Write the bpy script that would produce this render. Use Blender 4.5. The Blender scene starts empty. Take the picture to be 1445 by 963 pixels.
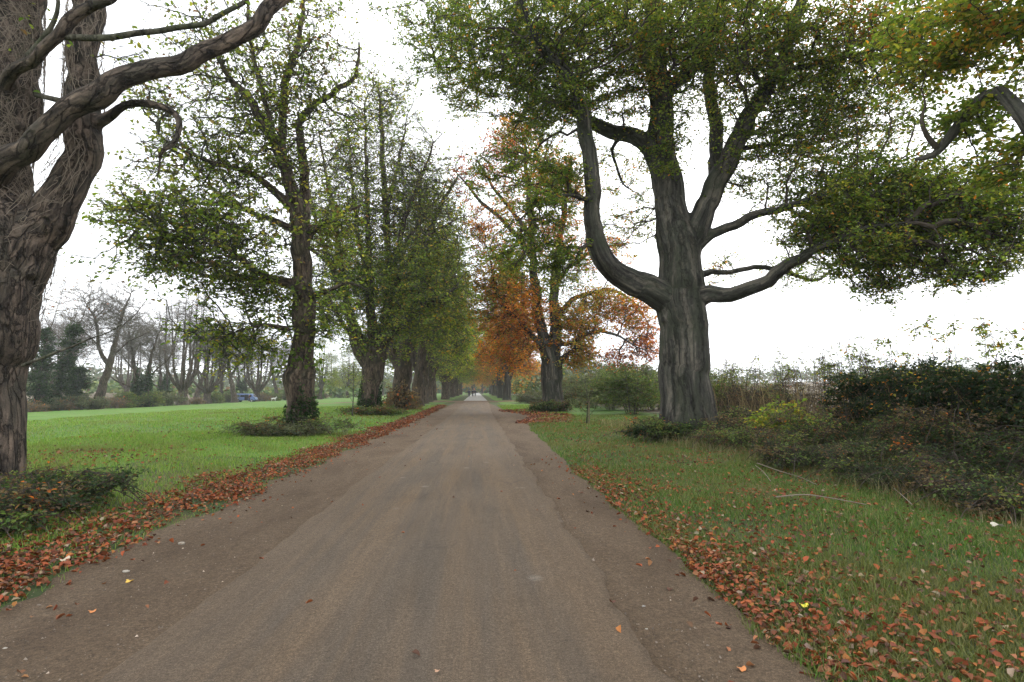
import bpy, math, random
import numpy as np
from mathutils import Vector, Matrix, Euler

C = bpy.context.scene.collection
PI = math.pi
R = math.radians
rng = np.random.default_rng(7)
random.seed(7)
F = 803.0                     # focal length in photo pixels (20 mm on 36 mm)
CAMH = 1.6
PITCH = math.atan(69.5 / F)
YAW = math.atan(50.5 / F * math.cos(PITCH))
CAMR = np.array(Matrix.Rotation(-YAW, 3, 'Z') @ Matrix.Rotation(PI / 2 + PITCH, 3, 'X'))
CAMP = np.array([0, 0, CAMH])


def W(px, py, d):
    """a sight line of the survey photo, taken to the depth d (metres along the road)"""
    v = CAMR @ np.array([(px - 722.5) / F, -(py - 481.5) / F, -1.0])
    return CAMP + v * (d / v[1])


def proj(P):
    q = (P - CAMP) @ CAMR
    z = -q[:, 2]
    z = np.where(z < 0.05, 0.05, z)
    return q[:, 0] / z * F + 722.5, 481.5 - q[:, 1] / z * F, -q[:, 2]


def inview(P, m=120):
    x, y, z = proj(P)
    return (z > 0.3) & (x > -m) & (x < 1445 + m) & (y > -m) & (y < 963 + m)


def gz(x, y=0.0):
    """terrain height"""
    x = np.asarray(x, float); y = np.asarray(y, float)
    z = np.zeros(np.broadcast(x, y).shape) + 0 * x
    l = np.clip(-x - 9, 0, 48)
    z = z - 1.25 * (l / 48.0) ** 1.1
    z = z + 0.033 * np.clip(-x - 62, 0, 420)
    z = z + 0.032 * np.clip(x - 15, 0, 420)
    a = np.clip(np.abs(x) - 3.4, 0, 1.2) / 1.2
    z = z + a * (0.05 + 0.025 * np.sin(x * 1.3 + y * .31) + 0.02 * np.sin(y * .9 + x * .4))
    return z


# ---------------------------------------------------------------- tagging
def tag(o, label=None, cat=None, group=None, kind=None):
    if label: o['label'] = label
    if cat: o['category'] = cat
    if group: o['group'] = group
    if kind: o['kind'] = kind
    return o


def empty(name, loc, label, cat, group=None, rz=0.0):
    o = bpy.data.objects.new(name, None)
    o.empty_display_size = .3
    C.objects.link(o); o.location = loc; o.rotation_euler = (0, 0, rz)
    return tag(o, label, cat, group)


def meshobj(name, V, Fs, mat, parent=None, col=None, smooth=False):
    """V (n,3); Fs (m,k) array with k constant, or a list of such arrays; col (faces,3)"""
    V = np.asarray(V, np.float32)
    if isinstance(Fs, np.ndarray): Fs = [Fs]
    Fs = [np.asarray(f, np.int32) for f in Fs if len(f)]
    me = bpy.data.meshes.new(name)
    me.vertices.add(len(V)); me.vertices.foreach_set('co', V.ravel())
    nl = sum(f.size for f in Fs); nf = sum(len(f) for f in Fs)
    me.loops.add(nl); me.polygons.add(nf)
    me.loops.foreach_set('vertex_index', np.concatenate([f.ravel() for f in Fs]))
    tot = np.concatenate([np.full(len(f), f.shape[1], np.int32) for f in Fs])
    st = np.concatenate([[0], np.cumsum(tot)[:-1]]).astype(np.int32)
    me.polygons.foreach_set('loop_start', st)
    try: me.polygons.foreach_set('loop_total', tot)
    except Exception: pass
    if smooth: me.polygons.foreach_set('use_smooth', np.ones(nf, bool))
    me.update(calc_edges=True)
    if col is not None:
        a = me.attributes.new('leafcol', 'FLOAT_COLOR', 'FACE')
        c4 = np.ones((nf, 4), np.float32); c4[:, :3] = col
        a.data.foreach_set('color', c4.ravel())
    me.materials.append(mat)
    o = bpy.data.objects.new(name, me); C.objects.link(o)
    if parent: o.parent = parent
    return o


class MB:
    """collects boxes / prisms / lathes"""
    def __init__(s): s.V = []; s.F = []
    def add(s, v, f):
        n = len(s.V); s.V += [tuple(p) for p in v]; s.F += [tuple(i + n for i in q) for q in f]
    def box(s, c, d, rz=0):
        x, y, z = [k / 2 for k in d]; cs, sn = math.cos(rz), math.sin(rz)
        v = []
        for k in (-z, z):
            for (i, j) in ((-x, -y), (x, -y), (x, y), (-x, y)):
                v.append((c[0] + i * cs - j * sn, c[1] + i * sn + j * cs, c[2] + k))
        s.add(v, [(3, 2, 1, 0), (4, 5, 6, 7), (0, 1, 5, 4), (1, 2, 6, 5), (2, 3, 7, 6), (3, 0, 4, 7)])
    def cyl(s, c, axis, r, h, n=20):
        a = np.eye(3)[axis]; u = np.eye(3)[(axis + 1) % 3]; w = np.eye(3)[(axis + 2) % 3]; c = np.array(c)
        v = []
        for k in (-h / 2, h / 2):
            for i in range(n):
                t = 2 * PI * i / n; v.append(c + a * k + r * (math.cos(t) * u + math.sin(t) * w))
        f = [(i, (i + 1) % n, n + (i + 1) % n, n + i) for i in range(n)] + [tuple(range(n))[::-1], tuple(range(n, 2 * n))]
        s.add(v, f)
    def build(s, name, mat, parent=None, bevel=0, smooth=False):
        me = bpy.data.meshes.new(name); me.from_pydata(s.V, [], s.F); me.materials.append(mat); me.update()
        if smooth: me.polygons.foreach_set('use_smooth', [True] * len(me.polygons))
        o = bpy.data.objects.new(name, me); C.objects.link(o)
        if parent: o.parent = parent
        if bevel:
            m = o.modifiers.new('b', 'BEVEL'); m.width = bevel; m.segments = 2; m.limit_method = 'ANGLE'
        return o


# ---------------------------------------------------------------- materials
class NT:
    def __init__(s, name):
        s.m = bpy.data.materials.new(name); s.m.use_nodes = True
        s.n = s.m.node_tree.nodes; s.l = s.m.node_tree.links
        s.b = s.n['Principled BSDF']; s.out = s.n['Material Output']
        s.b.inputs['Specular IOR Level'].default_value = .25
    def new(s, t, **k):
        n = s.n.new(t)
        for a, b in k.items():
            if a in n.inputs: n.inputs[a].default_value = b
            else: setattr(n, a, b)
        return n
    def link(s, a, b): s.l.new(a, b)
    def coord(s, scale=(1, 1, 1), kind='Object'):
        t = s.new('ShaderNodeTexCoord'); m = s.new('ShaderNodeMapping'); m.inputs['Scale'].default_value = scale
        s.link(t.outputs[kind], m.inputs['Vector']); return m.outputs['Vector']
    def noise(s, vec, scale, detail=5, rough=.6, dist=0):
        n = s.new('ShaderNodeTexNoise', Scale=scale, Detail=detail, Roughness=rough, Distortion=dist)
        s.link(vec, n.inputs['Vector']); return n.outputs['Fac']
    def ramp(s, fac, stops):
        r = s.new('ShaderNodeValToRGB'); e = r.color_ramp.elements
        while len(e) < len(stops): e.new(.5)
        for i, (p, c) in enumerate(stops):
            e[i].position = p
            e[i].color = (c, c, c, 1) if not hasattr(c, '__len__') else (*c, 1)
        s.link(fac, r.inputs['Fac']); return r.outputs['Color']
    def mix(s, fac, a, b, mode='MIX'):
        m = s.new('ShaderNodeMix', data_type='RGBA', blend_type=mode)
        for sock, v in ((m.inputs[0], fac), (m.inputs[6], a), (m.inputs[7], b)):
            if isinstance(v, bpy.types.NodeSocket): s.link(v, sock)
            elif hasattr(v, '__len__'): sock.default_value = (*v, 1)
            else: sock.default_value = v
        return m.outputs[2]
    def bump(s, h, strength=.4, dist=.05):
        b = s.new('ShaderNodeBump', Strength=strength, Distance=dist); s.link(h, b.inputs['Height'])
        s.link(b.outputs['Normal'], s.b.inputs['Normal'])
    def fin(s, col, rough=.9):
        if isinstance(col, bpy.types.NodeSocket): s.link(col, s.b.inputs['Base Color'])
        else: s.b.inputs['Base Color'].default_value = (*col, 1)
        s.b.inputs['Roughness'].default_value = rough
        return s.m


def leaf_mat(name, trans=.4, rough=.55):
    t = NT(name)
    a = t.new('ShaderNodeAttribute', attribute_name='leafcol')
    t.link(a.outputs['Color'], t.b.inputs['Base Color']); t.b.inputs['Roughness'].default_value = rough
    tr = t.new('ShaderNodeBsdfTranslucent')
    c = t.mix(1.0, a.outputs['Color'], (1.25, 1.2, .7), 'MULTIPLY')
    t.link(c, tr.inputs['Color'])
    mx = t.new('ShaderNodeMixShader'); mx.inputs[0].default_value = trans
    t.link(t.b.outputs[0], mx.inputs[1]); t.link(tr.outputs[0], mx.inputs[2]); t.link(mx.outputs[0], t.out.inputs['Surface'])
    return t.m


def bark_mat(name, dark, mid, pale, moss, mossamt=.5, fine=9, streak=1.2, bstr=.8, bd=.05, crack=(5, 1.2, .1, .45), along=True):
    t = NT(name)
    def co(sc):
        if not along: return t.coord(sc)
        a = t.new('ShaderNodeAttribute', attribute_name='barkco'); m = t.new('ShaderNodeMapping'); m.inputs['Scale'].default_value = sc
        t.link(a.outputs['Vector'], m.inputs['Vector']); return m.outputs['Vector']
    v = co((fine, fine, streak)); n1 = t.noise(v, 1.0, 8, .65, .6)
    n2 = t.noise(co((1, 1, .5)), 1.6, 4, .6, .4)
    n3 = t.noise(co((1, 1, 1)), 28, 4, .7)
    c = t.ramp(n1, [(.38, dark), (.5, mid), (.63, pale)])
    c = t.mix(t.ramp(n2, [(.45, 0), (.62, mossamt)]), c, moss)
    c = t.mix(.45, c, t.ramp(n3, [(.3, .55), (.7, 1.0)]), 'MULTIPLY')
    vo = t.new('ShaderNodeTexVoronoi', Scale=1.0, feature='DISTANCE_TO_EDGE'); cv = co((crack[0], crack[0], crack[1]))
    t.link(t.mix(.35, cv, t.ramp(t.noise(co((2, 2, 1)), 3, 5, .7), [(0, 0), (1, 4)]), 'ADD'), vo.inputs['Vector'])
    cr = t.ramp(vo.outputs['Distance'], [(0, crack[3]), (crack[2], 1)])
    c = t.mix(1, c, cr, 'MULTIPLY')
    n4 = t.noise(co((1, 1, .6)), 11, 5, .75); c = t.mix(.5, c, t.ramp(n4, [(.35, .5), (.65, 1.3)]), 'MULTIPLY')
    h = t.mix(.5, t.mix(.5, n1, n3), cr)
    t.bump(h, bstr, bd)
    return t.fin(c, .92)


M = {}
M['leaf'] = leaf_mat('leaf_surface', .58)
M['litter'] = leaf_mat('dry_leaf_surface', .12, .75)
M['blade'] = leaf_mat('grass_blade_surface', .35, .6)
M['beech'] = bark_mat('beech_bark', (.024, .023, .019), (.075, .072, .060), (.18, .16, .125), (.046, .053, .034), .8, 5.0, .35, 1., .1, (2.6, .2, .05, .5))
M['syc'] = bark_mat('sycamore_bark', (.028, .022, .017), (.10, .073, .052), (.19, .145, .105), (.062, .062, .036), .6, 8, 2.2, 1., .08)
M['syc_big'] = bark_mat('flaking_bark', (.03, .024, .02), (.095, .073, .057), (.20, .15, .115), (.065, .062, .048), .6, 9, 2.4, 1., .1, (7, 1.8, .07, .28))
M['limb'] = bark_mat('limb_bark', (.035, .032, .024), (.09, .083, .062), (.16, .148, .115), (.07, .082, .042), .7, 8, 2, .8, .04, along=False)
M['twig'] = NT('twig_bark').fin((.075, .06, .045), .9)
M['twig_grey'] = NT('pale_twig_bark').fin((.13, .115, .095), .9)
M['twig_dark'] = NT('dark_twig_bark').fin((.05, .04, .03), .9)
M['creeper'] = NT('dry_creeper_stem').fin((.19, .155, .12), .9)

# palettes: lists of (weight, linear rgb)
G1 = (.125, .20, .032); G2 = (.20, .265, .042); G3 = (.08, .14, .028); YG = (.33, .33, .055)
Y = (.42, .29, .05); O = (.68, .27, .04); RU = (.48, .15, .035); BR = (.17, .1, .05); RD = (.36, .08, .045)
PAL = {
    'beech': [(5, G1), (5, G2), (2, G3), (1.5, YG), (.3, Y), (.2, O), (.15, BR)],
    'beechmix': [(4, G1), (5, G2), (2.2, YG), (.9, Y), (.5, O), (.15, RU)],
    'orange': [(.6, G2), (1, YG), (1.8, Y), (5, O), (2.5, RU), (.4, BR)],
    'yellow': [(1.5, G2), (3, YG), (3.5, Y), (2.5, O), (.5, RU)],
    'red': [(2, O), (3, RU), (4, RD), (1, BR)],
    'syc': [(3, G1), (5, G2), (1.5, YG), (1, (.13, .12, .05)), (.8, BR), (.5, (.25, .22, .08))],
    'sycdark': [(4, G1), (3, G3), (2, G2), (.8, YG), (.3, BR)],
    'sycgreen': [(3, G1), (5, (.19, .26, .045)), (2, YG), (.5, Y)],
    'ivy': [(5, (.022, .05, .018)), (3, (.035, .07, .022)), (1, (.06, .1, .035))],
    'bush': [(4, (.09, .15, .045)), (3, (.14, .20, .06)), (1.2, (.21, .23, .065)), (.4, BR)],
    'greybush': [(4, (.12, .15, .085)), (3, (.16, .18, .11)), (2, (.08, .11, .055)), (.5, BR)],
    'hedge': [(6, (.022, .045, .02)), (4, (.038, .068, .028)), (1, (.09, .11, .04)), (1.0, (.2, .14, .09)), (.25, O), (.3, YG)],
    'bramble': [(5, (.03, .058, .024)), (4, (.05, .085, .03)), (1.2, (.1, .13, .045)), (.6, BR)],
    'drybr': [(4, (.15, .105, .06)), (3, (.19, .14, .085)), (2, (.12, .1, .05)), (.4, RU)],
    'lime': [(3, (.2, .27, .04)), (3, (.13, .21, .035)), (1.3, (.42, .38, .06)), (.5, BR)],
    'litter': [(5, (.26, .07, .026)), (4, (.18, .055, .026)), (3, (.25, .11, .05)), (4, (.10, .05, .032)), (1.0, (.28, .21, .14)), (.8, (.34, .13, .035))],
}


def palcols(pal, n, idx=None):
    p = PAL[pal]; w = np.array([a for a, _ in p]); cs = np.array([c for _, c in p])
    k = rng.choice(len(p), n, p=w / w.sum())
    c = cs[k]
    if idx is not None:          # clumps share a colour
        kc = rng.choice(len(p), idx.max() + 1, p=w / w.sum())
        use = rng.random(n) < .3
        c = np.where(use[:, None], cs[kc[idx]], c)
    return c * rng.uniform(.7, 1.3, (n, 1)) * rng.uniform(.92, 1.08, (n, 3))


# ---------------------------------------------------------------- leaves
def unit(v): return v / (np.linalg.norm(v, axis=-1, keepdims=True) + 1e-9)


def leaf_geo(P, size, up=1.0, hexa=True, dirs=None, wid=.6, curl=.15):
    """leaf faces at P; normals random, biased upward by up"""
    n = len(P)
    nrm = rng.normal(size=(n, 3)); nrm[:, 2] = np.abs(nrm[:, 2]) + up; nrm = unit(nrm)
    d = rng.normal(size=(n, 3)) if dirs is None else dirs + rng.normal(size=(n, 3)) * .6
    d = unit(d - nrm * (d * nrm).sum(1, keepdims=True)); s = np.cross(nrm, d)
    L = (np.asarray(size) * rng.triangular(.35, 1.0, 1.4, n))[:, None]; w = L * wid * .5
    k = L * curl
    if hexa:
        V = np.stack([P, P + d * L - nrm * k,
                      P + d * L * .3 + s * w + nrm * k, P + d * L * .72 + s * w * .75 + nrm * k * .5,
                      P + d * L * .3 - s * w + nrm * k, P + d * L * .72 - s * w * .75 + nrm * k * .5], 1)
        b = np.arange(n)[:, None] * 6
        Fs = np.concatenate([b + [0, 2, 3, 1], b + [0, 1, 5, 4]], 1).reshape(-1, 4)
        return V.reshape(-1, 3), Fs, 2
    V = np.stack([P, P + d * L * .5 + s * w * 1.1 + nrm * k, P + d * L, P + d * L * .5 - s * w * 1.1 + nrm * k], 1)
    return V.reshape(-1, 3), np.arange(4 * n).reshape(-1, 4), 1


# ---------------------------------------------------------------- limbs as swept tubes
def catmull(P, step):
    P = np.asarray(P, float); n = len(P)
    if n == 2:
        k = max(2, int(np.linalg.norm(P[1, :3] - P[0, :3]) / step) + 1)
        t = np.linspace(0, 1, k)[:, None]; return P[0] * (1 - t) + P[1] * t
    Q = np.vstack([2 * P[0] - P[1], P, 2 * P[-1] - P[-2]]); out = []
    for i in range(1, n):
        a, b, c, d = Q[i - 1], Q[i], Q[i + 1], Q[i + 2]
        k = max(2, int(np.linalg.norm(c[:3] - b[:3]) / step) + 1)
        for t in np.linspace(0, 1, k, endpoint=False):
            out.append(.5 * ((2 * b) + (c - a) * t + (2 * a - 5 * b + 4 * c - d) * t * t + (3 * b - a - 3 * c + d) * t ** 3))
    out.append(P[-1]); out = np.array(out); out[:, 3] = np.maximum(out[:, 3], .006); return out


def sweep(path, sides, flute=0.0, lobes=7, seed=0, lump=.045, flare=0.0, groundz=None):
    """path (n,4) xyz r -> V,F of a closed tube"""
    P = path[:, :3]; r = path[:, 3]; n = len(P)
    T = unit(np.gradient(P, axis=0)); V = []
    u = np.cross(T[0], [0, 1, 0]) if abs(T[0][1]) < .9 else np.cross(T[0], [1, 0, 0]); u = u / np.linalg.norm(u)
    rs = np.random.default_rng(seed); ph = rs.uniform(0, 6.28, 12); s = 0
    th = np.linspace(0, 2 * PI, sides, endpoint=False)
    for i in range(n):
        if i: s += np.linalg.norm(P[i] - P[i - 1])
        u = u - T[i] * np.dot(u, T[i]); u /= np.linalg.norm(u); w = np.cross(T[i], u)
        rr = 1 + lump * (np.sin(2 * th + ph[0] + s * .9) + np.sin(3 * th + ph[1] - s * 1.7) * .7 + np.sin(s * 3.1 + ph[2]) * .5 + np.sin(5 * th + ph[3] + s * 3.) * .35)
        f = flute
        if flare and groundz is not None:
            h = max(0, P[i][2] - groundz); e = math.exp(-h / .45); f = flute + .16 * e; rr = rr * (1 + flare * e)
        if f: rr = rr + f * (np.abs(np.sin(lobes / 2 * th + ph[4] + .12 * math.sin(s * .8))) - .6) + f * .5 * np.sin(lobes * 1.6 * th + ph[5])
        V.append(P[i] + r[i] * rr[:, None] * (np.cos(th)[:, None] * u + np.sin(th)[:, None] * w))
    V = np.concatenate(V); k = np.arange(sides); kk = (k + 1) % sides
    Fs = np.concatenate([np.stack([i * sides + k, i * sides + kk, (i + 1) * sides + kk, (i + 1) * sides + k], 1) for i in range(n - 1)])
    tip = np.array([P[0], P[-1]]); b = len(V); V = np.vstack([V, tip])
    capA = np.stack([kk, k, np.full(sides, b)], 1); e = (n - 1) * sides
    capB = np.stack([e + k, e + kk, np.full(sides, b + 1)], 1)
    return V, Fs, np.vstack([capA, capB])


def prisms(A, B, ra, rb, sides=3):
    n = len(A); T = unit(B - A); ref = np.where(np.abs(T[:, 2:3]) < .9, [[0, 0, 1.]], [[1., 0, 0]])
    u = unit(np.cross(T, ref)); w = np.cross(T, u); th = np.arange(sides) * 2 * PI / sides
    ring = np.cos(th)[None, :, None] * u[:, None] + np.sin(th)[None, :, None] * w[:, None]
    V = np.concatenate([A[:, None] + ring * np.asarray(ra)[:, None, None], B[:, None] + ring * np.asarray(rb)[:, None, None]], 1).reshape(-1, 3)
    b = (np.arange(n) * 2 * sides)[:, None, None]; k = np.arange(sides); kk = (k + 1) % sides
    f = np.stack([k, kk, sides + kk, sides + k], 1)[None] + b
    return V, f.reshape(-1, 4)


# ---------------------------------------------------------------- the tree builder
def lobed(n, rad, p=.45):
    """points in an uneven, many-lobed ellipsoid"""
    u_ = unit(rng.normal(size=(n, 3))); f = rng.uniform(0, 6.28, 6)
    k = 1 + .22 * np.sin(3 * u_[:, 0] * 2 + f[0]) + .2 * np.sin(5 * u_[:, 2] * 2 + f[1] + 3 * u_[:, 0]) + .16 * np.sin(11 * u_[:, 0] + f[2]) * np.sin(9 * u_[:, 1] + f[3])
    return u_ * ((rng.random(n) ** p) * k * (1 + .12 * rng.normal(size=n)))[:, None] * np.asarray(rad)


def cloud_pts(center, rad, n, clumps=None):
    """clumpy points in an ellipsoid"""
    if n < 0: return center + lobed(-n, rad)
    k = clumps or max(4, n // 22)
    d = rng.normal(size=(k, 3)); d = unit(d) * (rng.random((k, 1)) ** .42)
    c = d * rad; i = rng.integers(0, k, n)
    s = np.asarray(rad) * .17 + .05
    P = center + c[i] + rng.normal(size=(n, 3)) * s
    m = rng.random(n) < .4
    P[m] = center + lobed(int(m.sum()), rad)
    return P


def grow(limbs, att, bf=.25):
    pos, par, rad = [], [], []
    for L in limbs:
        base = len(pos); first = -1
        if pos: first = int(np.argmin(np.linalg.norm(np.array(pos) - L[0, :3], axis=1)))
        for j, q in enumerate(L):
            pos.append(q[:3]); rad.append(q[3]); par.append(first if j == 0 else base + j - 1)
    nf = len(pos); M_ = len(att); P = np.zeros((nf + M_, 3)); P[:nf] = pos
    parent = np.full(nf + M_, -1); parent[:nf] = par; path = np.zeros(nf + M_)
    for i in range(nf):
        if parent[i] >= 0: path[i] = path[parent[i]] + np.linalg.norm(P[i] - P[parent[i]])
    # late part of limbs is the best place to sprout
    path[:nf] *= .25
    ok = np.array(rad) < max(.35, np.max(rad) * .7)
    cost = np.full(M_, 1e9); best = np.zeros(M_, int)
    for s in range(0, nf, 64):
        d = np.linalg.norm(att[:, None] - P[None, s:min(nf, s + 64)], axis=2) + bf * path[s:min(nf, s + 64)] + np.where(ok[s:s + 64], 0, 2.5)
        k = d.argmin(1); v = d[np.arange(M_), k]; m = v < cost; cost[m] = v[m]; best[m] = k[m] + s
    for t in range(M_):
        i = int(cost.argmin()); n = nf + t
        P[n] = att[i]; parent[n] = best[i]; path[n] = path[best[i]] + np.linalg.norm(att[i] - P[best[i]])
        cost[i] = np.inf; att_i = att - att[i]
        c = np.sqrt((att_i * att_i).sum(1)) + bf * path[n]
        m = (c < cost) & np.isfinite(cost); cost[m] = c[m]; best[m] = n
    return P, parent, nf, np.array(rad)


def wobble(L, i):
    L = L.copy(); s = np.concatenate([[0], np.cumsum(np.linalg.norm(np.diff(L[:, :3], axis=0), axis=1))])
    k = np.clip(s / 1.0 - (1.2 if i == 0 else 0), 0, 1) * (np.minimum(.13 * L[:, 3], .02) + .018)
    for a in range(3):
        L[:, a] += k * (np.sin(s * 2.3 + i * 1.7 + a * 2.1) + .7 * np.sin(s * 5.1 + i + a * 1.3) + .4 * np.sin(s * 9.7 + a + i * 2))
    return L


def bark_coords(me, off, limbs):
    P, U_, W_, T_, S_, R_ = [], [], [], [], [], []
    for i, L in enumerate(limbs):
        p = L[:, :3]; T = unit(np.gradient(p, axis=0)); ds = np.concatenate([[0], np.cumsum(np.linalg.norm(np.diff(p, axis=0), axis=1))])
        u = np.cross(T[0], [0, 1, 0]) if abs(T[0][1]) < .9 else np.cross(T[0], [1, 0, 0])
        for k in range(len(p)):
            u = u - T[k] * np.dot(u, T[k]); u = u / np.linalg.norm(u); U_.append(u); W_.append(np.cross(T[k], u))
        P.append(p); T_.append(T); S_.append(ds + i * 3.7); R_.append(L[:, 3])
    P = np.concatenate(P); T_ = np.concatenate(T_); S_ = np.concatenate(S_); R_ = np.concatenate(R_); U_ = np.array(U_); W_ = np.array(W_)
    n = len(me.vertices); V = np.empty(n * 3, np.float32); me.vertices.foreach_get('co', V); V = V.reshape(-1, 3) + off
    k = np.empty(n, int)
    for a in range(0, n, 4000): k[a:a + 4000] = (np.linalg.norm(V[a:a + 4000, None] - P[None], axis=2) / (R_ + .05)).argmin(1)
    d = V - P[k]; out = np.stack([(d * U_[k]).sum(1), (d * W_[k]).sum(1), S_[k] + (d * T_[k]).sum(1)], 1).astype(np.float32)
    at = me.attributes.new('barkco', 'FLOAT_VECTOR', 'POINT'); at.data.foreach_set('vector', out.ravel())


def build_tree(name, label, cat, base, limbs, clouds, bark='syc', twig='twig', limbbark=None, group=None,
               leaf=.09, leaves=6, twigs=3, tl=.45, flat=.5, rtip=.006, pexp=2.05, voxel=0, hexa=True, leafup=.8, flute=0, flare=.35,
               bf=.4, hang=0.0, tup=0.0, knots=0, layer=0, crown_name='crown', droop=0, sides=16, twr=.0035, step=.35):
    """limbs: [ [ (x,y,z,r) ... ] ] world metres, first is the trunk; clouds: (centre, radii, n, palette, leafdensity)"""
    base = np.array(base, float)
    limbs = [wobble(catmull(L, step), i) for i, L in enumerate(limbs)]
    root = empty(name, tuple(base), label, cat, group)
    thick = [L for L in limbs if L[0, 3] > .07] or [limbs[0]]; thin = [L for L in limbs if not any(L is t for t in thick)]; thick = list(thick)
    for q in range(knots):
        L = thick[0] if q % 2 else thick[rng.integers(0, len(thick))]; k = rng.integers(2, max(3, int(len(L) * .7))); a = rng.normal(size=3); a[2] *= .4
        T_ = unit(L[min(k + 1, len(L) - 1), :3] - L[k - 1, :3]); a = a - T_ * np.dot(a, T_); a /= np.linalg.norm(a); r0 = L[k, 3]; rk = min(r0 * .5, rng.uniform(.05, .13))
        thick.append(np.array([[*(L[k, :3] + a * r0 * .4), rk * 1.5], [*(L[k, :3] + a * r0 * .85), rk * 1.25], [*(L[k, :3] + a * (r0 + rk * rng.uniform(.15, .7)) + [0, 0, .05]), rk * .7]]))
    VV, FF, TT, n0 = [], [], [], 0
    for i, L in enumerate(thick):
        v, f, t = sweep(L, sides if i == 0 else max(8, sides * 2 // 3), flute if i == 0 else flute * .25, 7, seed=i + len(name), flare=flare if i == 0 else 0, groundz=base[2])
        VV.append(v); FF.append(f + n0); TT.append(t + n0); n0 += len(v)
    to = meshobj('trunk', np.concatenate(VV) - base, [np.concatenate(FF), np.concatenate(TT)], M[bark], root, smooth=True)
    if voxel:
        m = to.modifiers.new('r', 'REMESH'); m.mode = 'VOXEL'; m.voxel_size = voxel; m.use_smooth_shade = True
        m = to.modifiers.new('s', 'SMOOTH'); m.iterations = 3; m.factor = .5
        dg = bpy.context.evaluated_depsgraph_get(); me = bpy.data.meshes.new_from_object(to.evaluated_get(dg)); to.modifiers.clear(); to.data = me
        me.polygons.foreach_set('use_smooth', [True] * len(me.polygons))
    bark_coords(to.data, base, limbs)
    # attractors
    att, cid = [], []
    for i, c in enumerate(clouds):
        a = cloud_pts(np.array(c[0]), np.array(c[1]), c[2]); att.append(a); cid += [i] * len(a)
    if not att: return root
    att = np.concatenate(att); cid = np.array(cid)
    if layer:
        h = att[:, 2] + .12 * np.hypot(att[:, 0] - base[0], att[:, 1] - base[1]) + .6 * np.sin(att[:, 0] * 1.1 + att[:, 1] * .7) * np.sin(att[:, 0] * .37 - att[:, 1] * 1.3 + 1) + .3 * np.sin(att[:, 0] * 2.3); q = np.round(h / layer) * layer
        att[:, 2] += (q - h) * rng.uniform(.1, .8, len(att))
    att[:, 2] = np.maximum(att[:, 2], base[2] + .15)
    P, parent, nf, fr = grow(limbs, att, bf)
    N = len(P)
    from mathutils import kdtree
    kd = kdtree.KDTree(len(att))
    for i, a in enumerate(att): kd.insert(a, i)
    kd.balance()
    nc = np.zeros(N, int)
    for i in range(nf, N): nc[i] = cid[kd.find(P[i])[1]]
    # smoothing of the grown part
    for _ in range(2):
        S = P.copy(); cnt = np.ones(N)
        idx = np.arange(nf, N); pp = parent[idx]
        S[idx] += P[pp]; cnt[idx] += 1
        m = pp >= nf
        np.add.at(S, pp[m], P[idx[m]]); np.add.at(cnt, pp[m], 1)
        Q = S / cnt[:, None]; P[nf:] = Q[nf:]
    # pipe model
    tips = np.zeros(N)
    for i in range(N - 1, nf - 1, -1):
        if tips[i] == 0: tips[i] = 1
        p = parent[i]
        if p >= nf: tips[p] += tips[i]
    rad = rtip * np.maximum(tips, 1) ** (1 / pexp); rad[:nf] = fr
    idx = np.arange(nf, N); pp = parent[idx]
    A = P[pp]; B = P[idx]; ra = np.minimum(rad[pp], rad[idx] * 1.35); rb = rad[idx]
    # bend: one mid point per edge
    ln = np.linalg.norm(B - A, axis=1); mid = (A + B) / 2 + rng.normal(size=A.shape) * (ln * .07)[:, None]
    mid[:, 2] += ln * .05
    rm = (ra + rb) / 2
    vs, fs, n0 = [], [], 0
    def addp(a, b, r1, r2, sd):
        nonlocal n0
        if len(a) == 0: return
        v, f = prisms(a, b, r1, r2, sd); vs.append(v); fs.append(f + n0); n0 += len(v)
    big = rb > .025
    for a, b, r1, r2 in ((A, mid, ra, rm), (mid, B, rm, rb)):
        ext = unit(b - a) * (r1 * .3)[:, None]
        addp((a - ext)[big], (b + ext)[big], r1[big], r2[big], 7); addp(a[~big], b[~big], r1[~big], r2[~big], 3)
    # twigs
    nt = rng.poisson(twigs, len(idx)) if twigs else np.zeros(len(idx), int)
    nt = np.where(rb > .06, nt // 3, nt)
    ti = np.repeat(np.arange(len(idx)), nt)
    D = unit(B - A)[ti] * .7 + rng.normal(size=(len(ti), 3)) * [.6, .6, .6 * flat]
    D[:, 2] = D[:, 2] * (.45 + .55 * flat) - droop + tup
    t0 = rng.random((len(ti), 1)); S0 = A[ti] * (1 - t0) + B[ti] * t0
    TLn = tl * rng.uniform(.4, 1.4, (len(ti), 1)); S1 = S0 + unit(D) * TLn
    if len(ti): addp(S0, S1, np.full(len(ti), twr * 1.3), np.full(len(ti), twr * .6), 3)
    # thin hand made limbs
    tv, tf = [], []
    for i, L in enumerate(thin):
        v, f, t = sweep(L, 7, 0, seed=i); vs.append(v); fs.append(f + n0); n0 += len(v)
    if vs: meshobj('branches', np.concatenate(vs) - base, np.concatenate(fs), M[twig], root, smooth=True)
    # leaves
    dens = np.array([c[4] for c in clouds])[nc[idx]][ti] * leaves if len(ti) else np.zeros(0)
    nl = rng.poisson(dens) if len(ti) else np.zeros(0, int)
    li = np.repeat(np.arange(len(ti)), nl)
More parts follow.
